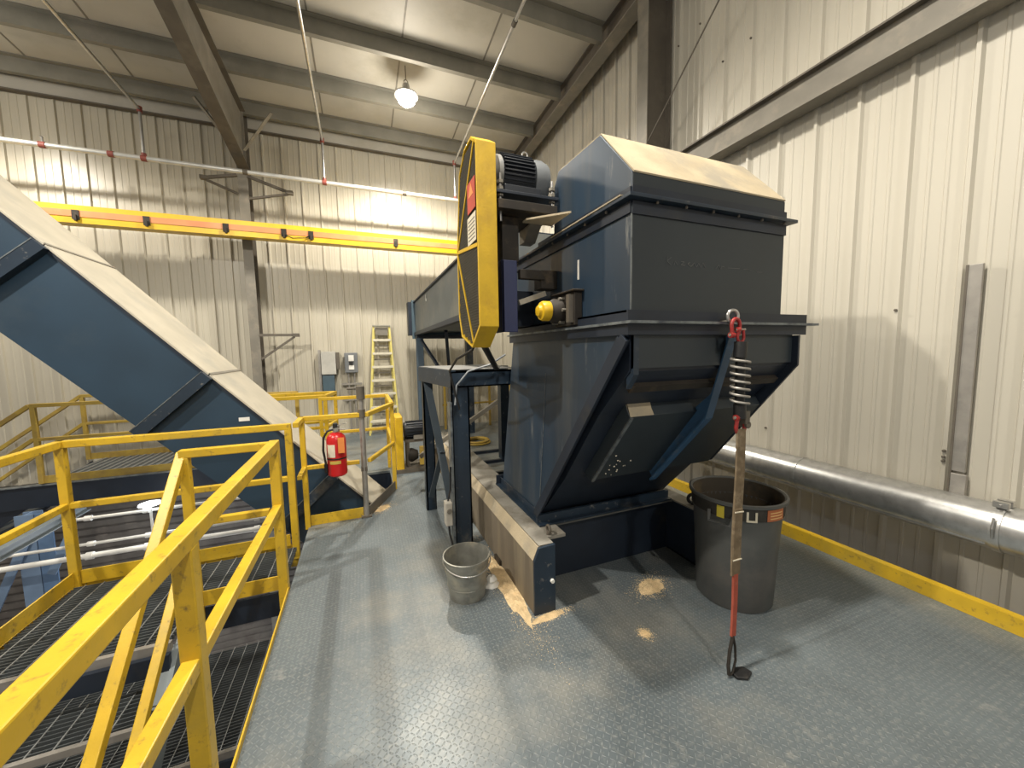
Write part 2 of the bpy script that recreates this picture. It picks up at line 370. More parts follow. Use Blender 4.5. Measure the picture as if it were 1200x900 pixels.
# pipe support arms on the column, high and low
def arm(name, root, tip, low, label):
    m = MB().bar(root, tip, 0.045, 0.045).bar(low, V(tip)-V((0.03*(1 if tip[0] > root[0] else -1),0,0.03)), 0.035, 0.035)
    m.box(V(tip)-V((0.05,0.04,0.03)), V(tip)+V((0.05,0.04,0.03)))
    return tag(m.build(name, steel_d), label, 'bracket', 'column wall brackets')
arm('pipe_bracket', (-1.835, 7.96, 4.73), (-2.27, 7.85, 4.58), (-1.835, 7.96, 4.42), 'steel bracket reaching left from the column under the sprinkler pipe')
arm('pipe_bracket', (-1.675, 7.96, 4.73), (-1.04, 7.85, 4.50), (-1.675, 7.96, 4.36), 'steel bracket reaching right from the column under the sprinkler pipe')
arm('shelf_bracket', (-1.675, 7.96, 2.01), (-1.10, 7.95, 2.01), (-1.675, 7.96, 1.58), 'empty triangular steel bracket low on the column above the yellow rails')
# right wall rafter, column, girt beam
t = thing('wall_rafter', 'steel rafter lying along the top of the right wall', 'rafter', (3.4, 4, 6.1))
strip(3.30, 3.50, lambda y: zc(y)-0.30, lambda y: zc(y)-0.285, -2, 8.28).build('bottom_flange', steel_g, t)
strip(3.395, 3.405, lambda y: zc(y)-0.285, lambda y: zc(y)-0.02, -2, 8.28).build('web', steel_d, t)  # web in the darker steel tone, shade under the roof in the colour
strip(3.335, 3.50, lambda y: zc(y)-0.02, lambda y: zc(y)-0.004, -2, 8.28).build('top_flange', steel_d, t)
t = thing('wall_column', 'grey steel column on the right wall rising behind the machine hood', 'column', (3.48, 3.88, 3.9))
bx((3.30, 3.79, 3.902), (3.315, 3.97, 5.85)).build('inner_flange', steel_g, t)
bx((3.645, 3.79, 3.902), (3.66, 3.97, 5.85)).build('outer_flange', steel_d, t)
bx((3.315, 3.86, 3.902), (3.645, 3.872, 5.85)).build('web', steel_d, t)  # web darker than the inner flange, shade of the hollow in the colour
t = thing('wall_beam', 'long horizontal steel beam mounted high along the right wall', 'beam', (3.58, 1.5, 3.65))
bx((3.50, -3, 3.645), (3.665, 3.99, 3.66)).build('bottom_flange', steel_g, t)
bx((3.50, -3, 3.885), (3.665, 3.99, 3.90)).build('top_flange', steel_d, t)  # darker than the web, underside shade put into the colour
bx((3.555, -3, 3.67), (3.57, 3.99, 3.885)).build('web', steel_g, t)
m = MB(); rs = random.Random(11)
for i in range(46):
    y = (math.floor(rs.uniform(-4, 26)))*0.305+0.023; z = rs.choice((0.9, 1.9, 2.35, 3.1, 4.6, 5.2)) + rs.uniform(-0.06, 0.06)
    m.lathe([(0.001, 3.655), (0.009, 3.657), (0.009, 3.674), (0.001, 3.674)], (0, y, z), 'x', 8)
struct(m.build('trim_5', steel_d))
# diagonal rod brace
tag(MB().tube([(3.30, 3.76, 4.12), (3.30, 2.6, 5.12), (3.30, 1.9, 5.75)], 0.008, 8).build('brace_rod', steel_d), 'thin diagonal steel rod crossing the upper right wall', 'rod')
# vertical aluminium strip on the right wall
t = thing('cable_channel', 'tall flat metal channel fixed upright on the right wall above the duct', 'channel', (3.66, 1.17, 0.7))
MB().box((3.645, 1.135, 0.80), (3.671, 1.20, 2.15)).build('cover', alu, t, bevel=0.003)
bx((3.64, 1.195, 0.64), (3.671, 1.207, 2.15)).build('side_flange', steel_d, t)
bx((3.64, 1.125, 0.64), (3.671, 1.20, 0.785)).build('lower_section', alu, t, bevel=0.003)
# curb
t = thing('toe_curb', 'yellow steel kerb angle edging the deck along the right wall', 'kerb', (3.37, 2, 0))
bx((3.362, -3, 0.001), (3.374, 8.2, 0.10)).build('upright_leg', yellow, t)
bx((3.374, -3, 0.088), (3.42, 8.2, 0.10)).build('top_leg', yellow, t)

# duct along the right wall
t = thing('round_duct', 'galvanised round duct running along the right wall above the yellow kerb', 'duct', (3.50, 2, 0.40))
dz, dx, dr = 0.548, 3.50, 0.138
m = MB().tube([(dx, 0.93, dz), (dx, 2.3, dz), (dx, 7.9, dz)], dr, 40); m.build('duct_pipe', galv, t, smooth=True)
MB().tube([(dx, -2.5, dz), (dx, 0.90, dz)], dr, 40).build('duct_pipe', galv, t, smooth=True)
m = MB()
for y in (2.02, 4.4): m.tube([(dx, y-0.012, dz), (dx, y+0.012, dz)], dr+0.004, 40)
m.bar((dx-0.11, 0.95, dz-0.088), (dx-0.11, 7.9, dz-0.088), 0.008, 0.008)
m.build('seam', galv, t, smooth=True)
c = MB().tube([(dx, 0.895, dz), (dx, 0.935, dz)], dr+0.008, 40).build('clamp_ring', galv, t, smooth=True)
MB().box((dx-0.08, 0.885, dz+dr), (dx-0.05, 0.945, dz+dr+0.035)).box((dx-0.02, 0.885, dz+dr+0.002), (dx+0.01, 0.945, dz+dr+0.035)).tube([(dx-0.1, 0.915, dz+dr+0.018), (dx+0.04, 0.915, dz+dr+0.018)], 0.006, 8).build('clamp_bolt', chrome, c)
m = MB().tube([(dx-dr-0.014, 0.915, dz-0.03), (dx-dr-0.03, 0.915, dz+0.03), (dx-dr-0.01, 0.915, dz+0.09)], 0.006, 8); m.build('clamp_lever', chrome, c)

# ------------------------------------------------------------------ ceiling lamps (the lit one in view and its neighbours)
def high_bay(x, y, z, watts, label):
    t = thing('high_bay_lamp', label, 'lamp', (x, y, z), 'high bay lamps')
    MB().lathe([(0.001,0.20),(0.05,0.20),(0.06,0.13),(0.10,0.10),(0.175,0.045),(0.18,0.02),(0.165,0.02),(0.10,0.06),(0.001,0.07)], (x,y,z), seg=32).build('housing', galv, t, smooth=True)
    MB().torus((x,y,z+0.235), 0.03, 0.006, (0,1,0), 16, 6).tube([(x,y,z+0.26),(x,y,zc(y)-0.005)], 0.006, 8).build('hook', steel_d, t, smooth=True)
    MB().lathe([(0.001,-0.12),(0.07,-0.105),(0.125,-0.06),(0.145,0.0),(0.13,0.03),(0.09,0.05),(0.001,0.055)], (x,y,z), seg=24).build('globe', lens, t, smooth=True)
    ld = bpy.data.lights.new('lamp_light', 'SPOT'); ld.energy = watts; ld.color = LAMP_COL; ld.shadow_soft_size = 0.09; ld.spot_size = math.radians(168); ld.spot_blend = 0.95 if y == 1.40 else 0.45
    lo = bpy.data.objects.new('lamp_light', ld); COL.objects.link(lo); lo.location = (0, 0, -0.24); lo.parent = t
    ld = bpy.data.lights.new('lamp_glow', 'POINT'); ld.energy = watts*0.10; ld.color = LAMP_COL; ld.shadow_soft_size = 0.15
    lo = bpy.data.objects.new('lamp_glow', ld); COL.objects.link(lo); lo.location = (0, 0, -0.30); lo.parent = t
lamp_words = ['lit round lamp hanging between the roof purlins above the yellow crane beam', 'lit high bay lamp hanging over the machine hood', 'lit high bay lamp hanging over the stair landing', 'lit high bay lamp hanging over the far left walkway', 'lit high bay lamp hanging behind the viewer']
for (x, y, z, wt), lw in zip(LAMPS, lamp_words): high_bay(x, y, z, wt, lw)

# ------------------------------------------------------------------ sprinkler pipe and its droppers
py_ = 7.6
tag_p = thing('sprinkler_pipe', 'long white sprinkler pipe running along the back wall above the crane beam', 'pipe', (-3, py_, 4.66))
MB().tube([(-9, py_, 4.655), (2.6, py_, 4.655)], 0.036, 14).build('main_pipe', galv_l, tag_p, smooth=True)
for x in (-4.03, -3.30, -2.92, -1.63, -0.46, 0.9):
    MB().tube([(x-0.035, py_, 4.655), (x+0.035, py_, 4.655)], 0.043, 14).build('red_coupling', red_r if x not in (-1.63, 0.9) else steel_d, tag_p, smooth=True)
MB().tube([(-4.03, py_, 4.69), (-4.03, py_, 4.76)], 0.012, 8).lathe([(0.001,0),(0.03,0.0),(0.001,0.01)], (-4.03,py_,4.76), seg=12).build('sprinkler_head', chrome, tag_p, smooth=True)
def dropper(xb, top, label):
    t = thing('branch_pipe', label, 'pipe', (xb, py_, 4.69), 'branch pipes up to the roof')
    MB().tube([(xb, py_, 4.70), (xb, py_, 5.34)], 0.02, 10).build('riser', galv, t, smooth=True)
    MB().tube([(xb, py_, 5.36), top], 0.02, 10).build('branch', galv, t, smooth=True)
    MB().tube([(xb, py_, 5.32), (xb, py_, 5.40)], 0.034, 10).tube([(xb, py_, 4.69), (xb, py_, 4.73)], 0.032, 10).build('elbow_coupling', red_r, t, smooth=True)
    d = V(top) - V((xb, py_, 5.36)); c = V((xb, py_, 5.36)) + d*0.52
    MB().tube([c, c + d.normalized()*0.07], 0.03, 10).build('line_coupling', steel_d, t, smooth=True)
dropper(-2.92, (-2.92, 1.6, 5.50), 'sprinkler branch pipe rising to the roof left of the rafter')
dropper(-0.46, (-0.46, 1.6, 5.55), 'sprinkler branch pipe rising to the roof between the rafter and the lit lamp')
dropper(1.88, (1.88, 1.6, 5.70), 'sprinkler branch pipe rising to the roof above the yellow belt guard')

# ------------------------------------------------------------------ yellow crane beam with conductor bar
t = thing('crane_beam', 'yellow crane runway beam with orange conductor bars crossing in front of the back wall', 'beam', (-2, 7.72, 3.65))
ya, yb = 7.60, 7.80
bx((-9, ya, 3.845), (2.6, yb, 3.865)).build('top_flange', yellow_crane, t)
bx((-9, ya-0.02, 3.62), (2.6, yb, 3.64)).build('bottom_flange', yellow_crane, t)
bx((-9, 7.69, 3.64), (2.6, 7.71, 3.845)).build('web', yellow_crane, t)
bx((-9, ya-0.012, 3.79), (2.6, ya, 3.87)).build('top_lip', yellow_crane, t)
bx((-9, ya-0.032, 3.61), (2.6, ya-0.02, 3.70)).build('bottom_lip', yellow_crane, t)
MB().box((-9, 7.56, 3.70), (2.6, 7.58, 3.79)).build('conductor_bar', orange, t)
for x in (-3.75, -2.95, -1.95, -1.13, -0.72, 0.7):
    MB().box((x-0.04, 7.55, 3.66), (x+0.04, 7.60, 3.79)).box((x-0.015, 7.53, 3.64), (x+0.015, 7.57, 3.72)).build('hanger_clamp', grime, t)
MB().tube([(-1.15,7.54,3.70),(-1.0,7.53,3.64),(-0.8,7.53,3.66),(-0.72,7.54,3.72)], 0.008, 6).build('cable', black, t, smooth=True)
for x in (-1.755,): bx((x-0.07, 7.80, 3.66), (x+0.07, 7.949, 3.84)).build('column_cleat', steel_d, t)

# ------------------------------------------------------------------ inclined conveyor
u = V((0.678, 0, -0.735)).normalized(); n = V((-u.z, 0, u.x)).normalized()      # along, up-normal
T0 = V((-1.287, 0, 1.476)); Y0, Y1, DP = 4.15, 5.0, 0.68
t = thing('inclined_conveyor', 'large blue enclosed conveyor sloping down from upper left into the deck opening', 'conveyor', (-1.287, 4.6, 1.0))
def along(s, d=0.0): return T0 + u*s - n*d          # s along from the middle joint, d below the top
def slab(s0, s1, d0, d1, y0, y1):
    P = [along(s0,d0), along(s1,d0), along(s1,d1), along(s0,d1)]
    return MB().prism([(p.x,p.z) for p in P], y0, y1, 'y')
J = 1.432
for k, (s0, s1) in enumerate(((-4.6, -2*J), (-2*J, -J), (-J, 0), (0, J), (J, 2.9))):
    slab(s0+0.004, s1-0.004, 0.012, DP, Y0, Y1).build('trough_section', navy_clean, t)
    slab(s0+0.004, s1-0.004, 0.0, 0.022, Y0-0.012, Y0).build('side_rim', navy_dark, t)
    slab(s0+0.004, s1-0.004, -0.018, 0.0, Y0-0.02, Y1+0.02).build('dust_cover', cream, t, bevel=0.004)
for k, s in enumerate((-2*J, -J, 0, J)):
    f = slab(s-0.045, s+0.045, -0.004, DP+0.03, Y0-0.075, Y0).build('joint_flange', navy, t)
    slab(s-0.052, s-0.045, -0.004, DP+0.03, Y0-0.078, Y0-0.068).build('flange_highlight', edge, f)  # lighter strip, the flange's edge highlight put into the colour
    slab(s-0.012, s+0.012, -0.024, -0.018, Y0-0.02, Y1+0.02).build('cover_strap', steel_g, t)
bx((-1.09, Y0-0.004, 1.040), (-1.005, Y0, 1.075)).build('name_plate', white, t)
slab(-J-0.28, -J-0.24, 0.20, 0.24, Y0-0.004, Y0).build('inspection_plug', navy_dark, t)

# ------------------------------------------------------------------ railings
RW = 0.052
def railing(name, label, segs, posts, top=1.07, mid=0.62, m_=None, w=RW, toe=None, toe_m=None, group='yellow guard rails', zb=0.0, mids=True):
    m_ = m_ or yellow
    t = thing(name, label, 'railing', (posts[0][0], posts[0][1], zb) if posts else segs[0][0], group)
    for a, b in segs:
        d = (V((*b,0)) - V((*a,0))).normalized()*(w*0.45)
        MB().bar((a[0]-d.x, a[1]-d.y, zb+top-w/2), (b[0]+d.x, b[1]+d.y, zb+top-w/2), w).build('top_rail', m_, t, bevel=0.005)
        if mids: MB().bar((a[0], a[1], zb+mid-w/2), (b[0], b[1], zb+mid-w/2), w*0.85).build('mid_rail', m_, t, bevel=0.005)
    for p in posts:
        MB().box((p[0]-w/2, p[1]-w/2, zb+(p[2] if len(p) > 2 else 0.001)), (p[0]+w/2, p[1]+w/2, zb+top-w+0.004)).build('post', m_, t, bevel=0.005)
    if toe:
        for a, b in toe: MB().bar((a[0], a[1], zb+0.051), (b[0], b[1], zb+0.051), 0.01, 0.10).build('toe_plate', toe_m or m_, t)
    return t
# A: along the deck edge, coming towards the viewer
railing('guard_rail', 'nearest yellow railing along the deck edge, worn top rail running to lower left', [((-0.585, 2.93), (-0.585, -0.6))],
        [(-0.585, 2.93, -0.12), (-0.585, 1.53, -0.12), (-0.585, 0.05, -0.12)], w=0.06, mid=0.635)
MBt = bx((-0.559, -2.9, -0.06), (-0.551, 2.90, 0.03)); tag(MBt.build('deck_edge_bar', yellow), 'thin yellow steel edge strip along the left side of the deck', 'edging')
# gate section across the landing
railing('cross_rail', 'short yellow railing crossing from the deck edge to the stair post', [((-1.08, 2.95), (-0.64, 2.95))],
        [(-1.08, 2.95, -0.12)], top=1.06, mid=0.60, toe=[((-1.05, 2.95), (-0.62, 2.95))])
# landing back and left
LX, LB = -2.02, 3.62
railing('landing_rail', 'yellow railing round the back and left of the grating landing', [((LX, LB), (-0.61, LB)), ((LX, LB), (LX, 1.9))],
        [(LX, LB, -0.12), (-0.61, LB, -0.12), (LX, 2.15, -0.12)], mid=0.62, toe=[((LX+0.03, LB), (-0.65, LB)), ((LX, LB-0.03), (LX, 2.66))])
# rail round the conveyor opening
g = railing('opening_rail', 'yellow railing round the deck opening where the blue conveyor goes down', [((-0.555, LB+0.03), (-0.555, 3.96)), ((-0.555, 3.96), (-0.07, 3.96)), ((0.02, 3.97), (0.30, 4.62)), ((0.30, 4.62), (0.30, 5.62)), ((0.30, 5.62), (-0.55, 5.62))],
        [(-0.555, 3.96, -0.02), (0.30, 4.66), (0.30, 5.60), (-0.55, 5.62)], w=0.045, mid=0.60,
        toe=[((-0.53, 3.975), (-0.06, 3.975))])
MB().bar((0.0, 3.97, 0.05), (0.30, 4.62, 0.05), 0.012, 0.12).build('toe_plate', steel_d, g)['label'] = 'unpainted grey toe plate'
railing('back_rail', 'yellow double railing behind the opening, left of the ladder', [((-1.75, 6.5), (-0.42, 6.5)), ((-1.2, 5.98), (-0.52, 5.98)), ((-0.52, 5.98), (-0.42, 6.5))],
        [(-0.52, 5.98), (-0.42, 6.5)], w=0.05, mid=0.62)
# grey pipe post with the extinguisher corner
t = thing('pipe_post', 'grey steel pipe standing at the front corner of the conveyor opening', 'post', (-0.03, 3.97, 0))
MB().tube([(-0.03, 3.97, 0.0), (-0.03, 3.97, 1.30)], 0.026, 16).build('pipe', alu, t, smooth=True)
MB().tube([(-0.03, 3.97, 1.02), (-0.03, 3.97, 1.10)], 0.036, 16).build('clamp_collar', steel_d, t, smooth=True)
MB().tube([(-0.03, 3.97, 1.20), (-0.03, 3.97, 1.33)], 0.04, 16).build('coupling', steel_d, t, smooth=True)
MB().tube([(-0.15,3.97,1.31),(-0.072,3.97,1.31)], 0.012, 8).build('side_nipple', steel_d, t, smooth=True)
bx((-0.08, 3.935, 0.002), (0.02, 4.005, 0.02)).build('base_plate', steel_d, t)
MB().box((-0.06, 3.945, 0.48), (0.0, 3.995, 0.52)).build('clamp', steel_d, t)

# far walkway behind the conveyor (left)
WY0, WY1 = 6.83, 8.15
t = thing('walkway', 'narrow far walkway with dark blue side beam behind the sloping conveyor', 'walkway', (-2.4, 7.5, 0))
bx((-7.0, WY0+0.0, -0.32), (-0.96, WY0+0.02, -0.01)).build('side_beam', navy_dark, t)
bx((-7.0, WY0-0.05, -0.02), (-0.96, WY0+0.05, -0.008)).build('beam_flange', edge, t)
MB().box((-4.05, WY0+0.03, -0.03), (-1.9, WY1, 0.0)).box((-1.9, WY0+0.03, -0.03), (-0.96, 7.92, 0.0)).build('tread_plate', grat, t)
m = MB()
for i in range(30): m.box((-4.0+0.10*i, WY0+0.06, 0.0), (-3.97+0.10*i, WY1-0.04 if i < 20 else 7.9, 0.014))
m.build('grating', grat_l, t)
MB().box((-4.04, WY0+0.30, 0.0125), (-0.98, WY0+0.32, 0.02)).build('cross_bar', grat_l, t)
g = railing('walkway_rail', 'dull yellow near railing of the far walkway, behind the conveyor', [((-4.02, WY0), (-1.0, WY0))],
        [(-4.02, WY0), (-2.4, WY0), (-1.0, WY0)], m_=yellow_old, w=0.05, toe=[((-4.0, WY0), (-0.98, WY0))], toe_m=yellow_old)
g = railing('walkway_rail', 'dull yellow far railing of the far walkway, against the back wall', [((-4.22, WY1), (-1.85, WY1))],
        [(-4.22, WY1), (-3.2, WY1), (-2.1, WY1)], m_=yellow_old, w=0.05, toe=[((-4.2, WY1), (-1.85, WY1))], toe_m=yellow_old)
# stair going down to the left from it
for k, (yy, lab) in enumerate(((WY0, 'near sloping yellow handrail of the far stair'), (WY1, 'far sloping yellow handrail of the far stair'))):
    x0 = -4.05 - 0.18*k
    t = thing('stair_handrail', lab, 'handrail', (x0, yy, 0), 'far stair handrails')
    MB().bar((x0, yy, 1.045), (x0-2.4, yy, 1.045-1.85), 0.05).build('top_rail', yellow_old, t, bevel=0.004)
    MB().bar((x0, yy, 0.60), (x0-2.4, yy, 0.60-1.85), 0.045).build('mid_rail', yellow_old, t, bevel=0.004)
    MB().box((x0-1.15, yy-0.025, -1.1), (x0-1.1, yy+0.025, 0.2)).build('post', yellow_old, t)
t = thing('far_stair', 'far stair going down left from the walkway behind the conveyor', 'stair', (-4.3, 7.5, -0.2))
for yy in (WY0+0.10, WY1-0.06): MB().bar((-4.10, yy, -0.10), (-6.4, yy, -1.85), 0.04, 0.2, ).build('stringer', navy_dark, t)
for i in range(7): bx((-4.36-0.27*i, WY0+0.13, -0.22-0.21*i), (-4.14-0.27*i, WY1-0.09, -0.19-0.21*i)).build('tread', grat, t)

# ------------------------------------------------------------------ landing and stair
def grating(m, ml, x0, x1, y0, y1, z, t, name='grating'):
    k = MB(); y = y0+0.02
    while y < y1-0.01: k.box((x0, y-0.0022, z-0.028), (x1, y+0.0022, z-0.001)); y += 0.030
    g = k.build(name, m, t)
    k = MB(); x = x0+0.06
    while x < x1-0.01: k.box((x-0.003, y0, z-0.008), (x+0.003, y1, z)); x += 0.102
    k.build('cross_rods', ml, g); return g
t = thing('stair_landing', 'steel bar grating landing level with the deck at the head of the stair', 'landing', (-1.3, 3.1, 0))
grating(grat, grat_l, -2.012, -0.60, 2.98, LB-0.035, 0.0, t)
grating(grat, grat_l, -2.012, -1.12, 2.66, 2.98, 0.0, t)
MB().box((-1.99, 2.63, -0.05), (-1.11, 2.66, 0.002)).build('nosing', alu, t)
bx((-1.99, 2.60, -0.16), (-1.11, 2.63, -0.05)).build('front_channel', navy_dark, t)
bx((-1.10, 2.965, -0.20), (-0.60, 2.985, -0.03)).build('side_channel', navy_dark, t)
bx((-2.0, LB+0.012, -0.2), (-0.6, LB+0.03, -0.002)).build('back_channel', yellow, t)
bx((-2.06, 2.62, -0.2), (-2.05, LB, -0.03)).build('left_channel', yellow, t)
t = thing('stair', 'steep grating stair going down towards the viewer at lower left', 'stair', (-1.5, 2.4, -1))
sl = 0.93
for x in (-1.10, -1.97):
    MB().prism([(2.72, -0.03), (2.72, -0.20), (2.60-0.20, -0.20-0.20*sl-0.1), (2.60-2.9, -0.33-2.7*sl-0.2), (2.60-2.9, -0.10-2.7*sl-0.1)], x-0.012, x+0.012, 'x').build('stringer', grey_st, t)
    MB().bar((x-0.03 if x > -1.5 else x+0.03, 2.70, -0.06), (x-0.03 if x > -1.5 else x+0.03, 0.0, -0.06-2.7*sl-0.03), 0.06, 0.012).build('stringer_flange', grey_st, t)
for i in range(1, 9):
    z = -0.245*i; yf = 2.64-0.262*i
    tr = grating(grat, grat_l, -1.955, -1.115, yf, yf+0.27, z, t, 'tread')
    MB().box((-1.955, yf-0.025, z-0.035), (-1.115, yf, z+0.002)).build('nosing', alu, tr)
t = thing('stair_rail', 'sloping yellow stair railing beside the grey stringer, going down from the landing', 'railing', (-1.10, 2.95, 0))
MB().bar((-1.10, 2.98, 1.03), (-1.10, 0.4, 1.03-2.58*0.976), 0.052).build('top_rail', yellow, t, bevel=0.005)
MB().bar((-1.10, 2.96, 0.47), (-1.10, 0.4, 0.47-2.56*0.90), 0.046).build('mid_rail', yellow, t, bevel=0.005)
MB().box((-1.126, 1.05, -1.42), (-1.074, 1.10, -0.82)).build('post', yellow, t)
# lower grating platform seen under the deck edge
t = thing('lower_platform', 'lower bar grating platform seen beneath the deck edge and landing', 'platform', (-1.0, 3.6, -1.6))
grating(grat, grat_l, -2.6, -0.72, 3.15, 4.3, -1.25, t)
MB().box((-2.6, 3.12, -1.30), (-0.70, 3.15, -1.245)).build('nosing', alu, t)
MB().box((-0.72, 3.12, -1.30), (-0.69, 4.3, -1.245)).build('side_bar', alu, t)
MB().box((-2.6, 3.10, -1.45), (-0.70, 3.12, -1.30)).build('channel', navy_dark, t)

# ------------------------------------------------------------------ things on the level below
t = thing('blue_column', 'blue steel column with diagonal braces on the level below, at far left', 'column', (-4.0, 6.7, ZL))
MB().box((-4.20, 6.62, ZL), (-4.02, 6.64, -0.34)).box((-4.12, 6.64, ZL), (-4.10, 6.76, -0.34)).box((-4.20, 6.76, ZL), (-4.02, 6.78, -0.34)).build('post', pale_b, t)
MB().box((-4.01, 6.62, ZL), (-3.86, 6.64, -0.34)).build('cover_plate', blue_m, t)
MB().bar((-4.55, 6.58, -1.75), (-4.08, 6.58, -0.62), 0.02, 0.09, (1,0,0)).build('diagonal_brace', pale_b, t)
MB().bar((-3.90, 6.58, -1.15), (-3.66, 6.58, -0.62), 0.02, 0.09, (1,0,0)).build('diagonal_brace', pale_b, t)
t = thing('lower_beam', 'pale grey beam running away below the deck level beside the far walkway, at left edge', 'beam', (-3.6, 5.4, -0.36))
MB().ibeam((-3.6, 4.2, -0.36), (-3.6, 6.78, -0.36), 0.10, 0.12).build('beam', grey_st, t)
t = thing('lower_girder', 'dark blue girder with pale flanges below the stair at the left edge', 'beam', (-2.6, 3.4, -1.2))
MB().ibeam((-3.9, 1.9, -1.75), (-1.9, 4.6, -1.95), 0.18, 0.22).build('girder', mat('faded blue paint', (0.10, 0.15, 0.24), 0.5), t)
for z, y, r, lab in ((-0.915, 6.40, 0.034, 'lowest white pipe along the wall below the deck'), (-0.775, 6.45, 0.020, 'middle white pipe along the wall below the deck'), (-0.43, 6.45, 0.020, 'highest white pipe along the wall below the deck')):
    tt = thing('wall_pipe', lab, 'pipe', (-3, y, z), 'white pipes below the deck')
    MB().tube([(-7 if z < -0.6 else -3.72, y, z), (-1.0, y, z)], r, 12).build('pipe_run', pipe_w, tt, smooth=True)
    for x in (-3.45, -2.86, -1.6): MB().tube([(x, y, z), (x+0.07, y, z)], r+0.014, 12).build('coupling', pipe_w, tt, smooth=True)
t = thing('post_light', 'glowing round light on a thin white post on the level below', 'lamp', (-2.73, 6.33, -1.05))
MB().tube([(-2.73, 6.33, -1.05), (-2.73, 6.33, -0.315)], 0.014, 12).build('pole', pipe_w, t, smooth=True)
MB().tube([(-2.73, 6.33, -0.93), (-2.73, 6.33, -0.86)], 0.03, 12).tube([(-2.73, 6.33, -0.915), (-2.73, 6.364, -0.915)], 0.02, 10).build('pole_clamp', pipe_w, t, smooth=True)
MB().lathe([(0.001,0.02),(0.06,0.018),(0.115,0.0),(0.12,-0.015),(0.001,-0.015)], (-2.73,6.33,-0.30), seg=24).build('lens', lens2, t, smooth=True)
ld = bpy.data.lights.new('post_light', 'POINT'); ld.energy = 30; ld.color = (0.86, 0.93, 1.0); ld.shadow_soft_size = 0.2
lo = bpy.data.objects.new('post_light_source', ld); COL.objects.link(lo); lo.location = (0.0, 0.5, 0.35); lo.parent = t
t = thing('fill_lamp', 'added strip light, unseen, brightening the level below', 'lamp', (-2.2, 5.6, ZL));  # added lamp with no real fixture behind it, brightens the level below
MB().box((-2.6, 5.5, ZL+1.2), (-1.6, 5.6, ZL+1.24)).build('fill_tube', lens2, t); MB().box((-2.62, 5.48, ZL+1.24), (-1.58, 5.62, ZL+1.29)).tube([(-2.1,5.55,ZL+1.29),(-2.1,5.55,-1.34)], 0.008, 8).build('fixture_body', pipe_w, t)
ld = bpy.data.lights.new('fill_tube', 'POINT'); ld.energy = 70; ld.color = (0.88, 0.94, 1.0); ld.shadow_soft_size = 0.2
lo = bpy.data.objects.new('fill_tube_source', ld); COL.objects.link(lo); lo.location = (0, 0, 1.05); lo.parent = t

# ------------------------------------------------------------------ fire extinguisher
ex, ey, ez = -0.265, 3.87, 0.50
t = thing('fire_extinguisher', 'red fire extinguisher with black hose hanging on the yellow rail by the opening', 'fire extinguisher', (ex, ey, ez))
MB().lathe([(0.001,0.0),(0.07,0.0),(0.084,0.012),(0.086,0.03),(0.086,0.34),(0.078,0.375),(0.05,0.405),(0.024,0.415),(0.001,0.416)], (ex,ey,ez), seg=28).build('cylinder', red, t, smooth=True)
MB().lathe([(0.001,0.41),(0.022,0.41),(0.024,0.455),(0.001,0.456)], (ex,ey,ez), seg=16).tube([(ex+0.01,ey-0.03,ez+0.445),(ex+0.01,ey-0.055,ez+0.445)], 0.016, 12).build('valve', chrome, t, smooth=True)
MB().bar((ex-0.015,ey,ez+0.465), (ex+0.10,ey-0.02,ez+0.50), 0.022, 0.008).bar((ex-0.01,ey,ez+0.45),(ex+0.085,ey-0.02,ez+0.438), 0.02, 0.008).build('lever', chrome, t, bevel=0.002)
MB().box((ex-0.02,ey-0.02,ez+0.455),(ex+0.02,ey+0.02,ez+0.50)).build('cap', black, t, bevel=0.006)
MB().tube([(ex-0.02,ey,ez+0.44),(ex-0.07,ey-0.01,ez+0.43),(ex-0.105,ey-0.015,ez+0.37),(ex-0.112,ey-0.015,ez+0.25),(ex-0.098,ey-0.02,ez+0.14),(ex-0.095,ey-0.02,ez+0.10)], 0.010, 10).tube([(ex-0.095,ey-0.02,ez+0.12),(ex-0.093,ey-0.02,ez+0.04)], 0.016, 10).build('hose', black, t, smooth=True)
def wrap(a0, a1, z0, z1, r, m_, name, par):
    k = MB(); n_ = 8; vs = []; fs = []
    for i in range(n_+1):
        a = math.radians(a0+(a1-a0)*i/n_)
        for rr_ in (r, r+0.0015):
            for z in (z0, z1): vs.append((par['_o'][0]+rr_*math.cos(a), par['_o'][1]+rr_*math.sin(a), par['_o'][2]+z))
    for i in range(n_):
        o = 4*i; fs += [(o+2,o+6,o+7,o+3),(o,o+1,o+5,o+4),(o,o+4,o+6,o+2),(o+1,o+3,o+7,o+5)]
    fs += [(0,2,3,1),(4*n_,4*n_+1,4*n_+3,4*n_+2)]
    return k.add(vs, fs).build(name, m_, par, smooth=True)
wrap(-145, -95, 0.19, 0.31, 0.0865, paper, 'instruction_label', t)
wrap(-165, -15, 0.165, 0.178, 0.0865, black, 'band', t)
wrap(-130, -65, 0.125, 0.155, 0.0865, mat('gold label', (0.55, 0.40, 0.08), 0.5), 'gold_label', t)
MB().box((ex+0.02,ey-0.098,ez+0.23),(ex+0.075,ey-0.092,ez+0.375)).build('inspection_tag', mat('orange tag', (0.75, 0.25, 0.06), 0.6), t)
bx((ex-0.03, ey+0.084, ez+0.05), (ex+0.03, ey+0.092, ez+0.47)).build('hanger_bracket', steel_d, t)

# ------------------------------------------------------------------ THE MACHINE (conveyor head with discharge hood)
X0, X1 = 1.13, 2.135; YF = 1.385
t = thing('conveyor_head', 'big blue discharge head with dusty sloped hood top and slanted chute below', 'conveyor machine', (1.6, 2.2, 0.44))
ZF, ZU = 1.768, 2.285
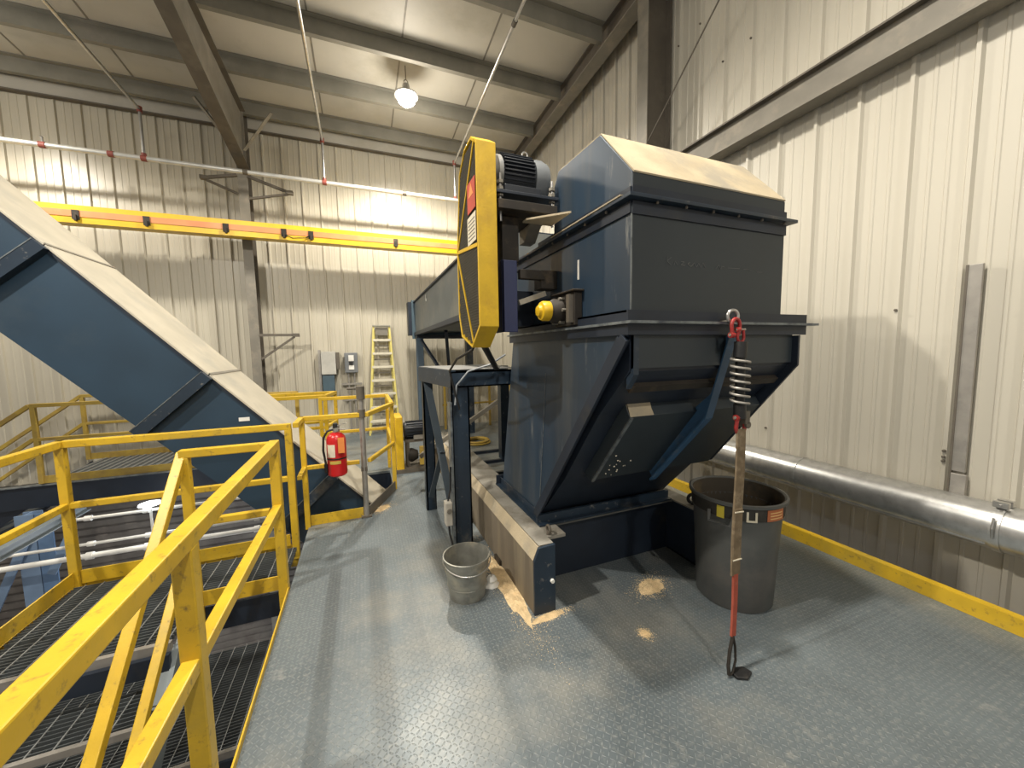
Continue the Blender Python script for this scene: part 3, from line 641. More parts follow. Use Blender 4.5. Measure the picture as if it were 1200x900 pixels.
# hood
hood = MB().prism([(YF, ZU+0.03), (YF, 2.420), (1.625, 2.690), (2.04, 2.70), (2.10, 2.62), (2.10, ZU+0.03)], X0, X1, 'x').build('hood', navy_side, t, bevel=0.004)
a, b = (YF-0.004, 2.417), (1.623, 2.692)
MB().prism([(a[0], a[1]), (b[0], b[1]), (b[0]+0.002, b[1]+0.008), (a[0]-0.004, a[1]+0.006)], X0+0.006, X1-0.004, 'x').build('dust_layer', dusty, hood)
MB().prism([(1.626, 2.694), (2.036, 2.704), (2.036, 2.71), (1.626, 2.70)], X0+0.006, X1-0.004, 'x').build('dust_layer', dusty, hood)
MB().box((X0+0.004, YF-0.004, ZU+0.032), (X1-0.004, YF, 2.414)).build('front_lip', front_grey, hood)
# upper housing
hs = MB().prism([(YF, ZF+0.01), (YF, ZU), (2.85, ZU), (2.85, ZF+0.01)], X0, X1, 'x').build('upper_housing', navy_side, t, bevel=0.003)
MB().box((X0+0.003, YF-0.004, ZF+0.012), (X1, YF, ZU-0.03)).build('front_panel', front_grey, hs)
MB().bar((X0-0.002, YF-0.004, ZF+0.01), (X0-0.002, YF-0.004, ZU), 0.006, 0.006, (0,1,0)).build('corner_weld', edge, hs)
m = MB()                      # faint scribble on the front panel
sx = 1.33
for k, pts in enumerate((((0,0),(0,.035)), ((0,.017),(.018,.035)), ((0,.017),(.018,0)), ((.03,0),(.035,.02),(.045,.002)), ((.06,.02),(.075,.02),(.06,.004),(.078,.004)), ((.10,.02),(.09,.01),(.105,.0),(.12,.02),(.13,.0),(.14,.02),(.15,.0),(.16,.024),(.17,.002)), ((.22,.0),(.235,.02),(.245,.0),(.25,.015),(.262,.015)), ((.28,.01),(.34,.012)), ((.36,.01),(.38,.014),(.40,.005)), ((.43,.002),(.46,.004)))):
    for p, q in zip(pts, pts[1:]): m.bar((sx+p[0]*1.4, YF-0.0052, 2.035+p[1]), (sx+q[0]*1.4, YF-0.0052, 2.035+q[1]), 0.0016, 0.0022)
m.build('scratched_writing', mat('scratch grey', (0.12, 0.125, 0.125), 0.7), hs)
bx((X0-0.004, 1.81, 2.035), (X0, 1.825, 2.14)).build('white_mark', white, hs)
# upper flange (angle pair) round the housing
def flange(name, z, x0, x1, y0, y1, out, th, m_, par):
    f = MB().box((x0-out, y0-out, z-th), (x1+out, y0, z+th)).box((x0-out, y0, z-th), (x0, y1, z+th)).box((x1, y0, z-th), (x1+out, y1, z+th)).build(name, m_, par, bevel=0.002)
    return f
uf = flange('upper_flange', ZU+0.022, X0, X1, YF, 2.85, 0.045, 0.008, navy, t)
MB().box((X0-0.004, YF-0.012, ZU+0.028), (X1+0.004, YF-0.001, ZU+0.075)).box((X0-0.012, YF-0.004, ZU+0.028), (X0-0.001, 2.3, ZU+0.07)).build('flange_upstand', navy_dark, uf)
MB().box((X0-0.004, YF-0.012, ZU-0.045), (X1+0.004, YF-0.001, ZU+0.01)).box((X0-0.012, YF-0.004, ZU-0.04), (X0-0.001, 2.85, ZU+0.01)).build('flange_downstand', navy_dark, uf)
m = MB()
for x in [X0+0.12+0.17*i for i in range(6)]: m.lathe([(0.001,0.008),(0.006,0.008),(0.006,0.022),(0.001,0.022)], (x, YF-0.025, ZU-0.005), seg=8)
for y in [YF+0.15+0.18*i for i in range(7)]: m.lathe([(0.001,0.008),(0.006,0.008),(0.006,0.022),(0.001,0.022)], (X0-0.025, y, ZU-0.005), seg=8)
m.build('flange_bolts', steel_d, uf)
MB().box((X0-0.05, 1.40, ZU+0.031), (X0-0.014, 2.05, ZU+0.037)).build('dust_line', dusty, uf)
# lower flange
LX1 = 2.335
lf = MB().box((X0-0.05, YF-0.06, ZF-0.006), (LX1+0.04, YF, ZF+0.006)).box((X0-0.05, YF, ZF-0.006), (X0, 2.80, ZF+0.006)).box((X1, YF, ZF-0.006), (LX1+0.04, 2.80, ZF+0.006)).build('lower_flange', edge, t)
MB().box((X0-0.03, YF-0.02, ZF+0.006), (LX1, YF-0.008, ZF+0.055)).box((X0-0.03, YF-0.008, ZF+0.006), (X0-0.02, 2.80, ZF+0.055)).box((X0-0.03, YF-0.008, ZF+0.045), (X0, 2.8, ZF+0.055)).box((X0-0.03,YF-0.01,ZF+0.045),(LX1,YF,ZF+0.055)).build('flange_upstand', navy_dark, lf)
MB().box((X0-0.03, YF-0.02, ZF-0.055), (LX1, YF-0.008, ZF-0.006)).box((X0-0.03, YF-0.008, ZF-0.055), (X0-0.02, 2.80, ZF-0.006)).build('flange_downstand', navy_dark, lf)
# discharge chute
CR = 2.255
zb_ = 0.505
slope = -1.27
def ys(z): return YF + (1.545 - z)/1.27
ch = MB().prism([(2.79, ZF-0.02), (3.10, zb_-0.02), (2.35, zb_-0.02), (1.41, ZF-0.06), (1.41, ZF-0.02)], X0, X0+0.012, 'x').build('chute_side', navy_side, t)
MB().prism([(2.222,1.50),(2.226,1.50),(2.338,0.60),(2.330,0.60)], X0-0.003, X0, 'x').build('weld_seam', edge, ch)
MB().bar((X0-0.02, 1.405, 1.70), (X0-0.02, 2.345, zb_-0.01), 0.055, 0.03, (0,0.78,0.62)).bar((X0-0.045, 1.37, 1.70), (X0-0.045, 2.31, zb_-0.01), 0.012, 0.05, (0,0.78,0.62)).build('side_stiffener', navy_dark, ch)
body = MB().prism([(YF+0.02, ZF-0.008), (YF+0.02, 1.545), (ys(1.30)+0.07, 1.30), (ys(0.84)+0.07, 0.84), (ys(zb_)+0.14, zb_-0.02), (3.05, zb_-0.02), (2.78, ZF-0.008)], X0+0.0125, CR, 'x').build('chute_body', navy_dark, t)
bx((X0+0.02, YF+0.002, 1.56), (CR-0.002, YF+0.018, ZF-0.01)).build('upper_apron', front_grey, body)
MB().prism([(YF-0.0, ZF-0.058), (YF, 1.53), (YF+0.05, 1.46), (YF+0.05, ZF-0.058)], X0+0.02, X0+0.05, 'x').build('corner_gusset', navy, body)
MB().prism([(YF-0.03, ZF-0.058), (YF-0.03, 1.545), (ys(0.86)-0.03, 0.86), (ys(0.80)+0.10, 0.80), (YF+0.10, 1.56), (YF+0.06, ZF-0.058)], CR, CR+0.014, 'x').build('right_flange', navy_dark, body)
# dusty ledge and the flat pan bolted under the chute slope
def on_slope(z, off): return (ys(z) - off*0.786, z - off*0.618)
p0, p1 = on_slope(1.33, -0.055), on_slope(1.31, 0.02)
q0, q1 = on_slope(0.84, -0.055), on_slope(0.86, 0.02)
pan = MB().prism([p0, p1, q1, q0], X0+0.14, CR-0.001, 'x').build('underside_pan', front_grey, t, bevel=0.003)
MB().prism([(p1[0], p1[1]+0.001), (p0[0], p0[1]+0.001), (p0[0], p0[1]+0.03), (p1[0]+0.012, p1[1]+0.008)], X0+0.145, X0+0.30, 'x').build('dusty_ledge', dusty, pan)
MB().bar((X0+0.15, on_slope(1.31,0.026)[0], on_slope(1.31,0.026)[1]), (X0+0.15, on_slope(0.86,0.026)[0], on_slope(0.86,0.026)[1]), 0.02, 0.008, (0,0.78,0.62)).build('pan_edge', edge, pan)
m = MB()
for i in range(14):
    zz = random.uniform(0.78, 0.95); xx = X0+0.2+random.uniform(0,0.16)
    y_, z_ = on_slope(zz+0.1, 0.022); m.box((xx, y_-0.002, z_-0.002), (xx+random.uniform(.003,.012), y_, z_+random.uniform(.002,.006)))
m.build('dust_specks', paper, pan)['kind'] = 'stuff'
s1 = on_slope(1.47, -0.03); s2 = on_slope(1.47, 0.004); s3 = on_slope(1.44,0.004); s4 = on_slope(1.44,-0.03)
MB().prism([s1, s2, s3, s4], X0+0.06, CR-0.02, 'x').build('cross_rib', grime, body)
# bright blue stiffener running down the front
MB().prism([(1.345,1.71),(1.475,1.27),(1.885,0.80),(1.94,0.86),(1.60,1.285),(1.47,1.40),(1.40,1.55),(1.40,1.71)], 1.735, 1.75, 'x').build('bent_rib', blue_brt, t)
MB().prism([(1.338,1.71),(1.468,1.268),(1.878,0.798),(1.885,0.804),(1.475,1.274),(1.345,1.712)], 1.70, 1.752, 'x').build('rib_face', blue_brt, t)
# base angle on the skids
bs = MB().box((X0-0.05, 2.30, zb_-0.065), (X0+0.0, 3.16, zb_-0.055)).box((X0-0.012, 2.30, zb_-0.055), (X0-0.001, 3.16, zb_+0.0)).box((X0-0.05, 2.28, zb_-0.055), (CR, 2.30, zb_+0.0)).box((X0-0.05, 2.24, zb_-0.065), (CR, 2.30, zb_-0.055)).build('base_angle', navy, t)
MB().box((X0-0.045, 3.14, zb_-0.055), (X0+0.03, 3.16, zb_+0.02)).build('end_tab', navy_dark, bs)
# trough running back to the rear wall
tx0, tz0, tz1, ty1 = 1.0, 2.04, 2.61, 7.6
tr = MB().box((tx0, 2.87, tz0), (2.05, ty1, tz1)).build('trough', mat('grey blue trough paint', (0.10, 0.115, 0.12), 0.5, 0, (0.16, 0.16, 0.14), 0.3, 3), t)
MB().box((tx0-0.03, 2.9, tz1), (2.08, ty1, tz1+0.02)).build('trough_cover', navy_dark, tr)
MB().box((tx0-0.03, 2.9, tz0-0.06), (tx0+0.05, ty1, tz0)).box((2.0, 2.9, tz0-0.06), (2.08, ty1, tz0)).build('bottom_rail', navy_dark, tr)
MB().box((tx0-0.06, ty1-0.05, tz0-0.12), (2.10, ty1+0.0, tz1+0.05)).build('end_flange', tray_b, tr)
MB().box((tx0-0.12, ty1+0.001, tz0-0.05), (2.10, ty1+0.25, tz1+0.02)).build('tail_box', navy_dark, tr)
k = MB(); 
for i in range(9):
    a0 = math.radians(110+25*i); a1 = math.radians(110+25*(i+1))
    k.bar((tx0-0.004, 6.15-0.05*math.cos(a0), 2.52+0.05*math.sin(a0)), (tx0-0.004, 6.15-0.05*math.cos(a1), 2.52+0.05*math.sin(a1)), 0.004, 0.016, (0,1,0))
k.build('white_hook_mark', white, tr)

# trough support leg near the back wall
t2 = thing('trough_support', 'tall blue support leg with braces under the far end of the conveyor trough', 'support', (1.05, 7.3, 0))
MB().box((0.98, 7.28, 0.0), (1.10, 7.30, 1.92)).box((1.03, 7.30, 0.0), (1.045, 7.42, 1.92)).box((0.98, 7.42, 0.0), (1.10, 7.44, 1.92)).build('leg', mat('mid blue paint', (0.07, 0.105, 0.145), 0.5), t2)
MB().box((1.95, 7.28, 0.0), (2.07, 7.44, 1.92)).build('leg', navy, t2)
MB().box((0.98, 7.28, 1.92), (2.07, 7.44, 1.975)).build('cap_beam', navy_dark, t2)
MB().bar((1.06, 7.25, 1.88), (1.35, 6.2, 1.10), 0.045).bar((1.10, 5.2, 1.94), (1.35, 6.15, 1.10), 0.045).build('diagonal_brace', navy_dark, t2)
MB().box((1.32, 6.10, 0), (1.40, 6.22, 1.14)).build('inner_post', navy_dark, t2)

# drive: motor mount, motor, bearing
t = thing('drive_motor', 'black ribbed electric motor with dusty end bells mounted beside the hood', 'motor', (0.95, 2.15, 2.5))
mc = (0, 2.20, 2.675)
MB().lathe([(0.001,0.80),(0.118,0.80),(0.125,0.81),(0.125,1.00),(0.118,1.005),(0.001,1.005)], mc, 'x', 36).build('fin_core', motor_m, t, smooth=True)
m = MB()
for i in range(36):
    a = 2*math.pi*i/36; d = V((0, math.cos(a), math.sin(a))); c = V((0,2.20,2.675)) + d*0.132
    m.bar((0.805, c.y, c.z), (0.995, c.y, c.z), 0.005, 0.02, d)
m.build('cooling_fins', motor_m, t)
MB().lathe([(0.001,0.745),(0.085,0.745),(0.11,0.765),(0.128,0.775),(0.128,0.80),(0.001,0.80)], mc, 'x', 32).build('front_bell', motor_g, t, smooth=True)
MB().lathe([(0.001,1.005),(0.132,1.005),(0.134,1.06),(0.12,1.10),(0.09,1.118),(0.001,1.12)], mc, 'x', 32).build('fan_cover', mat('dusty blue cowl', (0.17, 0.185, 0.20), 0.5, 0.2, (0.06,0.075,0.1), 0.3, 5), t, smooth=True)
MB().lathe([(0.001,0),(0.014,0),(0.008,0.02),(0.001,0.02)], (0.985,2.2,2.80), 'z', 10).torus((0.985,2.2,2.84), 0.018, 0.005, (0,1,0), 14, 6).build('lifting_eye', chrome, t, smooth=True)
MB().box((0.80, 2.07, 2.545), (1.03, 2.12, 2.60)).box((0.80, 2.28, 2.545), (1.03, 2.33, 2.60)).build('foot', motor_m, t, bevel=0.005)
tmm = thing('motor_mount', 'greasy steel motor bracket with threaded adjusting rods beside the hood', 'bracket', (0.95, 2.1, 2.3))
MB().box((0.735, 2.02, 2.525), (1.12, 2.38, 2.543)).build('slide_plate', navy_dark, tmm, bevel=0.003)
MB().box((0.735, 2.00, 2.435), (1.10, 2.02, 2.485)).box((0.735, 2.02, 2.435), (1.10, 2.38, 2.445)).build('lower_plate', grime, tmm, bevel=0.003)
for x, y in ((0.765, 2.05), (1.09, 2.05), (0.765, 2.34)):
    r = MB().tube([(x, y, 2.38), (x, y, 2.64)], 0.008, 8).build('threaded_rod', chrome, tmm, smooth=True)
    k = MB()
    for z in (2.46, 2.515, 2.55, 2.585): k.lathe([(0.001,0),(0.02,0),(0.02,0.016),(0.001,0.016)], (x,y,z), 'z', 6)
    k.build('nut', steel_g, r)
MB().box((0.79, 2.10, 2.175), (0.895, 2.22, 2.43)).build('pedestal', grime, tmm, bevel=0.004)
MB().prism([(2.16,2.43),(2.34,2.43),(2.34,2.34),(2.26,2.34)], 1.0, 1.08, 'x').build('rear_pedestal', steel_g, tmm, bevel=0.004)
MB().prism([(0.90,2.05),(0.90,2.0),(1.08,1.82),(1.085,1.82),(1.085,2.05)], 2.385, 2.395, 'z').build('tie_plate', dusty, tmm)
MB().box((0.88, 2.05, 2.07), (1.04, 2.09, 2.125)).box((1.02, 2.06, 2.02), (1.128, 2.16, 2.13)).build('cross_plate', grime, tmm, bevel=0.004)
MB().bar((0.87, 2.05, 1.93), (1.04, 2.05, 1.99), 0.02, 0.03).build('linkage', dusty_t, tmm)
tb = thing('shaft_bearing', 'dark greasy bearing block with a yellow end cap on the machine side', 'bearing', (1.08, 1.72, 1.85))
MB().box((1.08, 1.78, 1.785), (1.128, 2.00, 1.965)).box((1.06, 1.76, 1.966), (1.129, 2.02, 1.976)).build('housing_plate', grime, tb, bevel=0.004)
MB().box((1.05, 1.79, 1.80), (1.079, 1.82, 1.95)).build('side_bar', steel_d, tb)
MB().lathe([(0.001,1.0),(0.05,1.0),(0.07,1.03),(0.07,1.079),(0.001,1.079)], (0,1.93,1.872), 'x', 24).build('hub', grime, tb, smooth=True)
MB().lathe([(0.001,0.925),(0.028,0.93),(0.034,0.945),(0.05,0.95),(0.056,0.965),(0.056,0.999),(0.001,0.999)], (0,1.93,1.872), 'x', 24).build('yellow_cap', yellow_crane, tb, smooth=True)
for a in range(6): MB().lathe([(0.001,1.045),(0.009,1.045),(0.009,1.079),(0.001,1.079)], (0,1.93+0.075*math.cos(a*1.047),1.872+0.075*math.sin(a*1.047)), 'x', 8).build('bolt', steel_g, tb, smooth=True)
# belt guard
gx0, gx1 = 0.602, 0.712
gp = [(1.965,1.785),(1.965,2.75),(2.06,2.81),(2.20,2.81),(2.33,2.72),(2.43,2.30),(2.43,1.88),(2.37,1.745),(2.13,1.672)]
t = thing('belt_guard', 'tall yellow belt guard with dark mesh face beside the motor', 'guard', (0.65, 2.2, 1.67))
n_ = len(gp)
cy = sum(p[0] for p in gp)/n_; czz = sum(p[1] for p in gp)/n_
inn = [(cy+(y-cy)*0.93, czz+(z-czz)*0.975) for y, z in gp]
vs = [(gx0,y,z) for y,z in gp]+[(gx1,y,z) for y,z in gp]+[(gx0,y,z) for y,z in inn]+[(gx1-0.004,y,z) for y,z in inn]
fs = []
for i in range(n_):
    j = (i+1)%n_; fs += [(i,j,n_+j,n_+i),(i,2*n_+i,2*n_+j,j),(2*n_+i,3*n_+i,3*n_+j,2*n_+j)]
fs += [tuple(n_+i for i in range(n_)), tuple(3*n_+i for i in range(n_))]
MB().add(vs, fs).build('casing', yellow_g, t, bevel=0.003)
# expanded mesh sheet as real strands
m = MB()
def inside(y, z):
    c = False
    for i in range(n_):
        (y1,z1),(y2,z2) = inn[i], inn[(i+1)%n_]
        if (z1 > z) != (z2 > z) and y < (y2-y1)*(z-z1)/(z2-z1)+y1: c = not c
    return c
st = 0.012
for sgn in (1, -1):
    for kk in range(-60, 140):
        run = None; s = 0.0
        while s < 1.25:
            z = 1.66+s; y = 1.95 + kk*st*1.4 + sgn*s*0.55
            if inside(y, z):
                if run is None: run = (y, z)
                last = (y, z)
            elif run is not None:
                if last != run: m.bar((gx0+0.006, *run), (gx0+0.006, *last), 0.0022, 0.0035, (1,0,0))
                run = None
            s += 0.02
m.build('mesh_face', mesh_m, t)
MB().prism([(cy+(y-cy)*0.92, czz+(z-czz)*0.97) for y, z in gp], gx0+0.05, gx0+0.054, 'x').build('back_plate', mat('shadowy oily plate', (0.03, 0.027, 0.022), 0.7), t)  # dark sheet behind the mesh, inner shade of the guard in its colour
MB().bar((gx0+0.001, 1.975, 2.22), (gx0+0.001, 2.42, 2.28), 0.02, 0.006, (1,0,0)).bar((gx0+0.001, 2.0, 2.77), (gx0+0.001, 2.41, 2.28), 0.014, 0.006, (1,0,0)).bar((gx0+0.001, 2.42, 2.27), (gx0+0.001, 2.10, 1.70), 0.014, 0.006, (1,0,0)).build('face_bars', yellow_g, t)
lb = bx((gx0-0.004, 1.99, 2.42), (gx0-0.001, 2.14, 2.58)).build('warning_label', mat('red warning label', (0.50, 0.08, 0.05), 0.6), t)
MB().prism([(2.02,2.50),(2.11,2.50),(2.065,2.57)], gx0-0.0055, gx0-0.0042, 'x').build('warning_triangle', mat('orange warning', (0.8,0.3,0.1), 0.6), lb)
lb = bx((gx0-0.004, 1.99, 2.25), (gx0-0.001, 2.15, 2.40)).build('instruction_label', paper, t)
k = MB()
for i in range(6): k.box((gx0-0.0055, 2.005, 2.27+0.02*i), (gx0-0.0042, 2.13, 2.274+0.02*i))
k.build('text_lines', black, lb)
MB().box((gx1+0.001, 2.03, 1.80), (gx1+0.02, 2.40, 2.72)).build('back_panel', grime, t)
# vertical support plate between guard and housing
t = thing('drive_plate', 'dark purple-blue steel plate standing between belt guard and machine', 'plate', (0.85, 2.45, 1.7))
MB().box((0.765, 2.05, 1.76), (0.86, 2.065, 2.17)).box((0.765, 2.05, 1.76), (0.78, 2.60, 2.17)).build('plate', purple, t, bevel=0.003)
MB().box((0.781, 2.40, 1.82), (1.129, 2.60, 1.90)).box((0.80, 2.42, 1.90), (1.129, 2.56, 2.06)).build('bracket', navy_dark, t)

# ------------------------------------------------------------------ skid the machine stands on
t = thing('left_skid', 'dust covered left steel skid with chamfered top under the machine', 'skid', (1.0, 2.6, 0))
MB().prism([(0.925,0.001),(0.925,0.352),(0.96,0.432),(1.068,0.438),(1.068,0.001)], 2.02, 5.6, 'y').build('beam', wood_side, t)
MB().prism([(0.923,0.0),(0.923,0.352),(0.958,0.434),(1.07,0.440),(1.07,0.0)], 2.0, 2.02, 'y').build('end_plate', navy, t, bevel=0.003)
MB().prism([(0.922,0.353),(0.957,0.434),(0.962,0.436),(0.926,0.352)], 2.02, 5.6, 'y').build('dusty_edge', dusty, t)
MB().box((1.068, 2.10, 0.418), (1.20, 5.6, 0.438)).box((0.965, 2.02, 0.4385), (1.066, 5.6, 0.441)).build('top_plate', dusty_t, t)
MB().box((0.905, 2.6, 0.001), (0.924, 2.72, 0.04)).box((0.905, 3.4, 0.001),(0.924, 3.5, 0.04)).build('clip', grime, t)
MB().lathe([(0.001,-0.014),(0.012,-0.014),(0.014,0.0),(0.001,0.0)], (1.045,2.0,0.205), 'y', 12).build('white_bolt', white, t, smooth=True)
MB().torus((1.09, 2.13, 0.475), 0.024, 0.009, (1,0,0), 18, 8).tube([(1.09,2.13,0.438),(1.09,2.13,0.452)], 0.014, 10).build('eye_bolt', steel_d, t, smooth=True)
t = thing('cross_skid', 'dark navy cross beam between the two skids under the chute', 'skid', (1.7, 2.34, 0))
MB().box((1.071, 2.32, 0.001), (2.28, 2.335, 0.42)).build('web', navy_dark, t)
MB().box((1.20, 2.25, 0.42), (2.28, 2.45, 0.432)).build('top_flange', mat('dusty dark flange', (0.085, 0.085, 0.08), 0.8, 0, (0.05,0.055,0.06), 0.3, 7), t)
t = thing('right_skid', 'navy right skid stub with a black lifting ring, beside the grey can', 'skid', (2.3, 2.1, 0))
MB().box((2.281, 2.0, 0.001), (2.30, 5.6, 0.42)).box((2.281,2.0,0.001),(2.40,5.6,0.012)).build('channel', navy_dark, t)
MB().box((2.281, 2.0, 0.42), (2.42, 5.6, 0.432)).build('top_flange', dusty_t, t)
MB().torus((2.345, 2.12, 0.478), 0.034, 0.013, (0.5,1,0), 20, 8).tube([(2.345,2.12,0.432),(2.345,2.12,0.445)], 0.016, 10).build('lifting_ring', black, t, smooth=True)
MB().box((2.31, 2.6, 0.432), (2.40, 2.68, 0.75)).build('upright', navy_dark, t)

# ------------------------------------------------------------------ support frame left of the machine
t = thing('support_frame', 'navy steel table frame standing left of the chute under the belt guard', 'frame', (0.8, 3.4, 0))
FZ = 1.49
def chan(x0, y0, x1, y1, z0, z1, m_=navy): 
    return MB().box((x0, y0, z0), (x1, y0+0.012, z1)).box((x0, y0, z0), (x0+0.012, y1, z1)).box((x1-0.012, y0, z0), (x1, y1, z1)).build('leg', m_, t)
chan(0.66, 3.0, 0.81, 3.10, 0.001, FZ-0.1, navy)
MB().box((0.56, 3.86, 0.001), (0.575, 3.96, FZ-0.1)).box((0.56, 3.86, 0.001), (0.66, 3.872, FZ-0.1)).box((0.65,3.86,0.001),(0.66,3.96,FZ-0.1)).build('leg', navy, t)
MB().box((1.40, 3.86, 0.442), (1.50, 3.96, FZ-0.131)).build('leg', navy, t)
MB().box((0.655, 2.99, FZ-0.13), (1.24, 3.004, FZ)).box((0.655, 2.99, FZ-0.012), (1.24, 3.10, FZ)).box((0.655, 2.99, FZ-0.13), (1.24, 3.10, FZ-0.118)).build('front_beam', navy, t)
k = MB().prism([(0.535+0.0, 3.97), (0.655, 2.99), (0.70, 2.99), (0.60, 3.97)], FZ, FZ+0.012, 'z').prism([(0.535, 3.97), (0.655, 2.99), (0.668, 2.99), (0.548, 3.97)], FZ-0.13, FZ, 'z').build('side_beam', navy, t)
MB().box((0.60, 3.88, FZ-0.13), (1.50, 3.95, FZ)).build('rear_beam', navy, t)
MB().prism([(0.55, 3.97), (0.655, 2.99), (1.24, 2.99), (1.24, 3.97)], FZ+0.0125, FZ+0.018, 'z').build('top_plate', mat('dusty top plate', (0.20, 0.20, 0.19), 0.6), t)
MB().bar((0.60, 3.84, 1.36), (0.70, 3.12, 0.10), 0.012, 0.07, (1,0,0)).bar((0.60, 3.84, 0.15), (0.66, 3.45, 0.72), 0.012, 0.05, (1,0,0)).build('diagonal_brace', mat('lit blue brace', (0.06, 0.08, 0.10), 0.5), t)  # braces in a paler copy of the frame navy, lit look in the colour
MB().box((0.645, 2.985, FZ-0.25), (0.66, 3.09, 0.001)).build('leg_lit_face', edge, t)  # left flange lighter than the leg, its lit face put into the colour
t = thing('disconnect_box', 'small beige electrical box with conduit on the leg of the support frame', 'electrical box', (0.62, 3.05, 0.2))
MB().box((0.585, 3.0, 0.20), (0.644, 3.09, 0.40)).build('box', mat('beige enclosure', (0.50, 0.47, 0.41), 0.5), t, bevel=0.008)
MB().lathe([(0.001,-0.012),(0.02,-0.012),(0.022,0.0),(0.001,0.0)], (0.615,3.0,0.33), 'y', 14).build('knob', steel_g, t, smooth=True)
MB().tube([(0.615,3.04,0.20),(0.62,3.04,0.12),(0.63,2.99,0.04),(0.64,2.97,0.012)], 0.009, 8).tube([(0.615,3.05,0.40),(0.64,3.05,0.5),(0.638,3.02,0.7)], 0.007, 8).build('cable', black, t, smooth=True)
t = MB().tube([(0.73,2.28,1.80),(0.66,2.34,1.66),(0.62,2.6,1.60),(0.645,2.96,1.50),(0.69,2.97,1.30),(0.72,2.975,1.18)], 0.009, 8).build('drooping_cable', black, smooth=True); tag(t, 'black cable drooping from belt guard down onto the support frame', 'cable')
t = MB().tube([(1.11,2.93,1.62),(0.98,2.95,1.54),(0.80,2.965,1.49),(0.70,2.97,1.38),(0.685,2.975,1.22)], 0.008, 8).build('flexible_conduit', mat('conduit grey', (0.25,0.27,0.29), 0.5), smooth=True); tag(t, 'grey flexible conduit curving along the front beam of the support frame', 'conduit')
t = thing('drive_prop', 'diagonal dark turnbuckle prop below the belt guard', 'prop', (0.8, 2.5, 1.6))
MB().tube([(0.74, 2.36, 1.70), (0.98, 2.80, 1.52)], 0.022, 12).build('barrel', black, t, smooth=True)
MB().tube([(0.98, 2.80, 1.52), (1.06, 2.97, 1.51)], 0.012, 10).tube([(0.68, 2.25, 1.75), (0.74, 2.36, 1.70)], 0.012, 10).build('rod', steel_g, t, smooth=True)

# ------------------------------------------------------------------ spring hook, shackles and strap
t = thing('spring_hanger', 'black spring cylinder with grey coils hung from red shackle on the flange', 'spring', (1.69, 1.29, 1.5))
sx_, sy_ = 1.705, 1.285
MB().tube([(sx_+0.004,sy_,1.675),(sx_,sy_,1.60)], 0.030, 20).tube([(sx_+0.01,sy_-0.0,1.37),(sx_+0.015,sy_,1.30)], 0.028, 20).tube([(sx_+0.004,sy_,1.61),(sx_+0.01,sy_,1.36)], 0.022, 16).build('cylinder', black, t, smooth=True)
k = []
for i in range(7*16+1):
    a = 2*math.pi*i/16; z = 1.605 - 0.235*i/(7*16); k.append((sx_+0.004+0.006*i/112+0.040*math.cos(a), sy_+0.040*math.sin(a), z))
MB().tube(k, 0.0062, 8).build('coil_spring', alu, t, smooth=True)
MB().box((sx_+0.03, sy_-0.02, 1.27), (sx_+0.062, sy_+0.02, 1.335)).lathe([(0.001,-0.02),(0.018,-0.02),(0.018,0.02),(0.001,0.02)], (sx_+0.055, sy_, 1.265), 'y', 12).build('ratchet', steel_d, t, bevel=0.003)
t = thing('lifting_eye', 'steel ring standing on the machine flange above the red shackle', 'ring', (1.69, 1.30, 1.77))
MB().torus((1.685, 1.315, 1.80), 0.029, 0.008, (0.2,1,0), 24, 10).build('ring', chrome, t, smooth=True)
MB().box((1.66, 1.318, 1.774), (1.71, 1.38, 1.782)).tube([(1.685,1.32,1.774),(1.685,1.32,1.786)], 0.010, 8).build('tab', steel_g, t)
def shackle(x, y, z, label, s=1.0, flip=1):
    t = thing('shackle', label, 'shackle', (x, y, z), 'red shackles')
    pts = [(x-0.018*s, y, z-0.03*s*flip)]
    for i in range(9):
        a = math.pi - math.pi*i/8; pts.append((x+0.024*s*math.cos(a), y, z+flip*(0.008*s+0.028*s*math.sin(a))))
    pts.append((x+0.018*s, y, z-0.03*s*flip))
    MB().tube(pts, 0.0075*s, 10).lathe([(0.001,-0.012),(0.012*s,-0.012),(0.012*s,0.012),(0.001,0.012)], (x-0.02*s,y,z-0.032*s*flip), 'x', 12).build('bow', red_s, t, smooth=True)
    MB().tube([(x-0.034*s,y,z-0.032*s*flip),(x+0.034*s,y,z-0.032*s*flip)], 0.006*s, 10).build('pin', steel_g, t, smooth=True)
shackle(1.682, 1.295, 1.745, 'red shackle hooked through the ring above the spring', 1.15)
shackle(1.705, 1.285, 1.705, 'rusty red shackle joining upper shackle to the spring top', 0.9, -1)
shackle(1.722, 1.282, 1.265, 'red shackle under the spring holding the tan strap', 1.25, -1)
t = thing('webbing_strap', 'long worn tan webbing strap with red patch hanging from the spring to the deck', 'strap', (1.70, 1.26, 0.0))
def ribbon(pts, w_, th, m_, name, par):
    k = MB()
    for p, q in zip(pts, pts[1:]): 
        e = (V(q)-V(p))*0.02; k.bar(V(p)-e, V(q)+e, w_, th, (0.0,1,0.05))
    return k.build(name, m_, par, bevel=0.001)
W0, W1 = V((1.722, 1.278, 1.245)), V((1.672, 1.245, 0.20))
def wp(f, off=0): p = W0.lerp(W1, f); return (p.x + 0.004*math.sin(f*9), p.y+off, p.z)
ribbon([wp(i/10) for i in range(0, 8)], 0.058, 0.010, strap_m, 'webbing', t)
ribbon([wp(0.38,-0.007), wp(0.5,-0.007), wp(0.62,-0.007)], 0.055, 0.004, strap_m, 'folded_layer', t)
MB().bar(wp(0.39,-0.011), wp(0.395,-0.011), 0.06, 0.003, (0,1,0)).bar(wp(0.62,-0.011), wp(0.625,-0.011), 0.06, 0.003, (0,1,0)).build('stitching', paper, t)
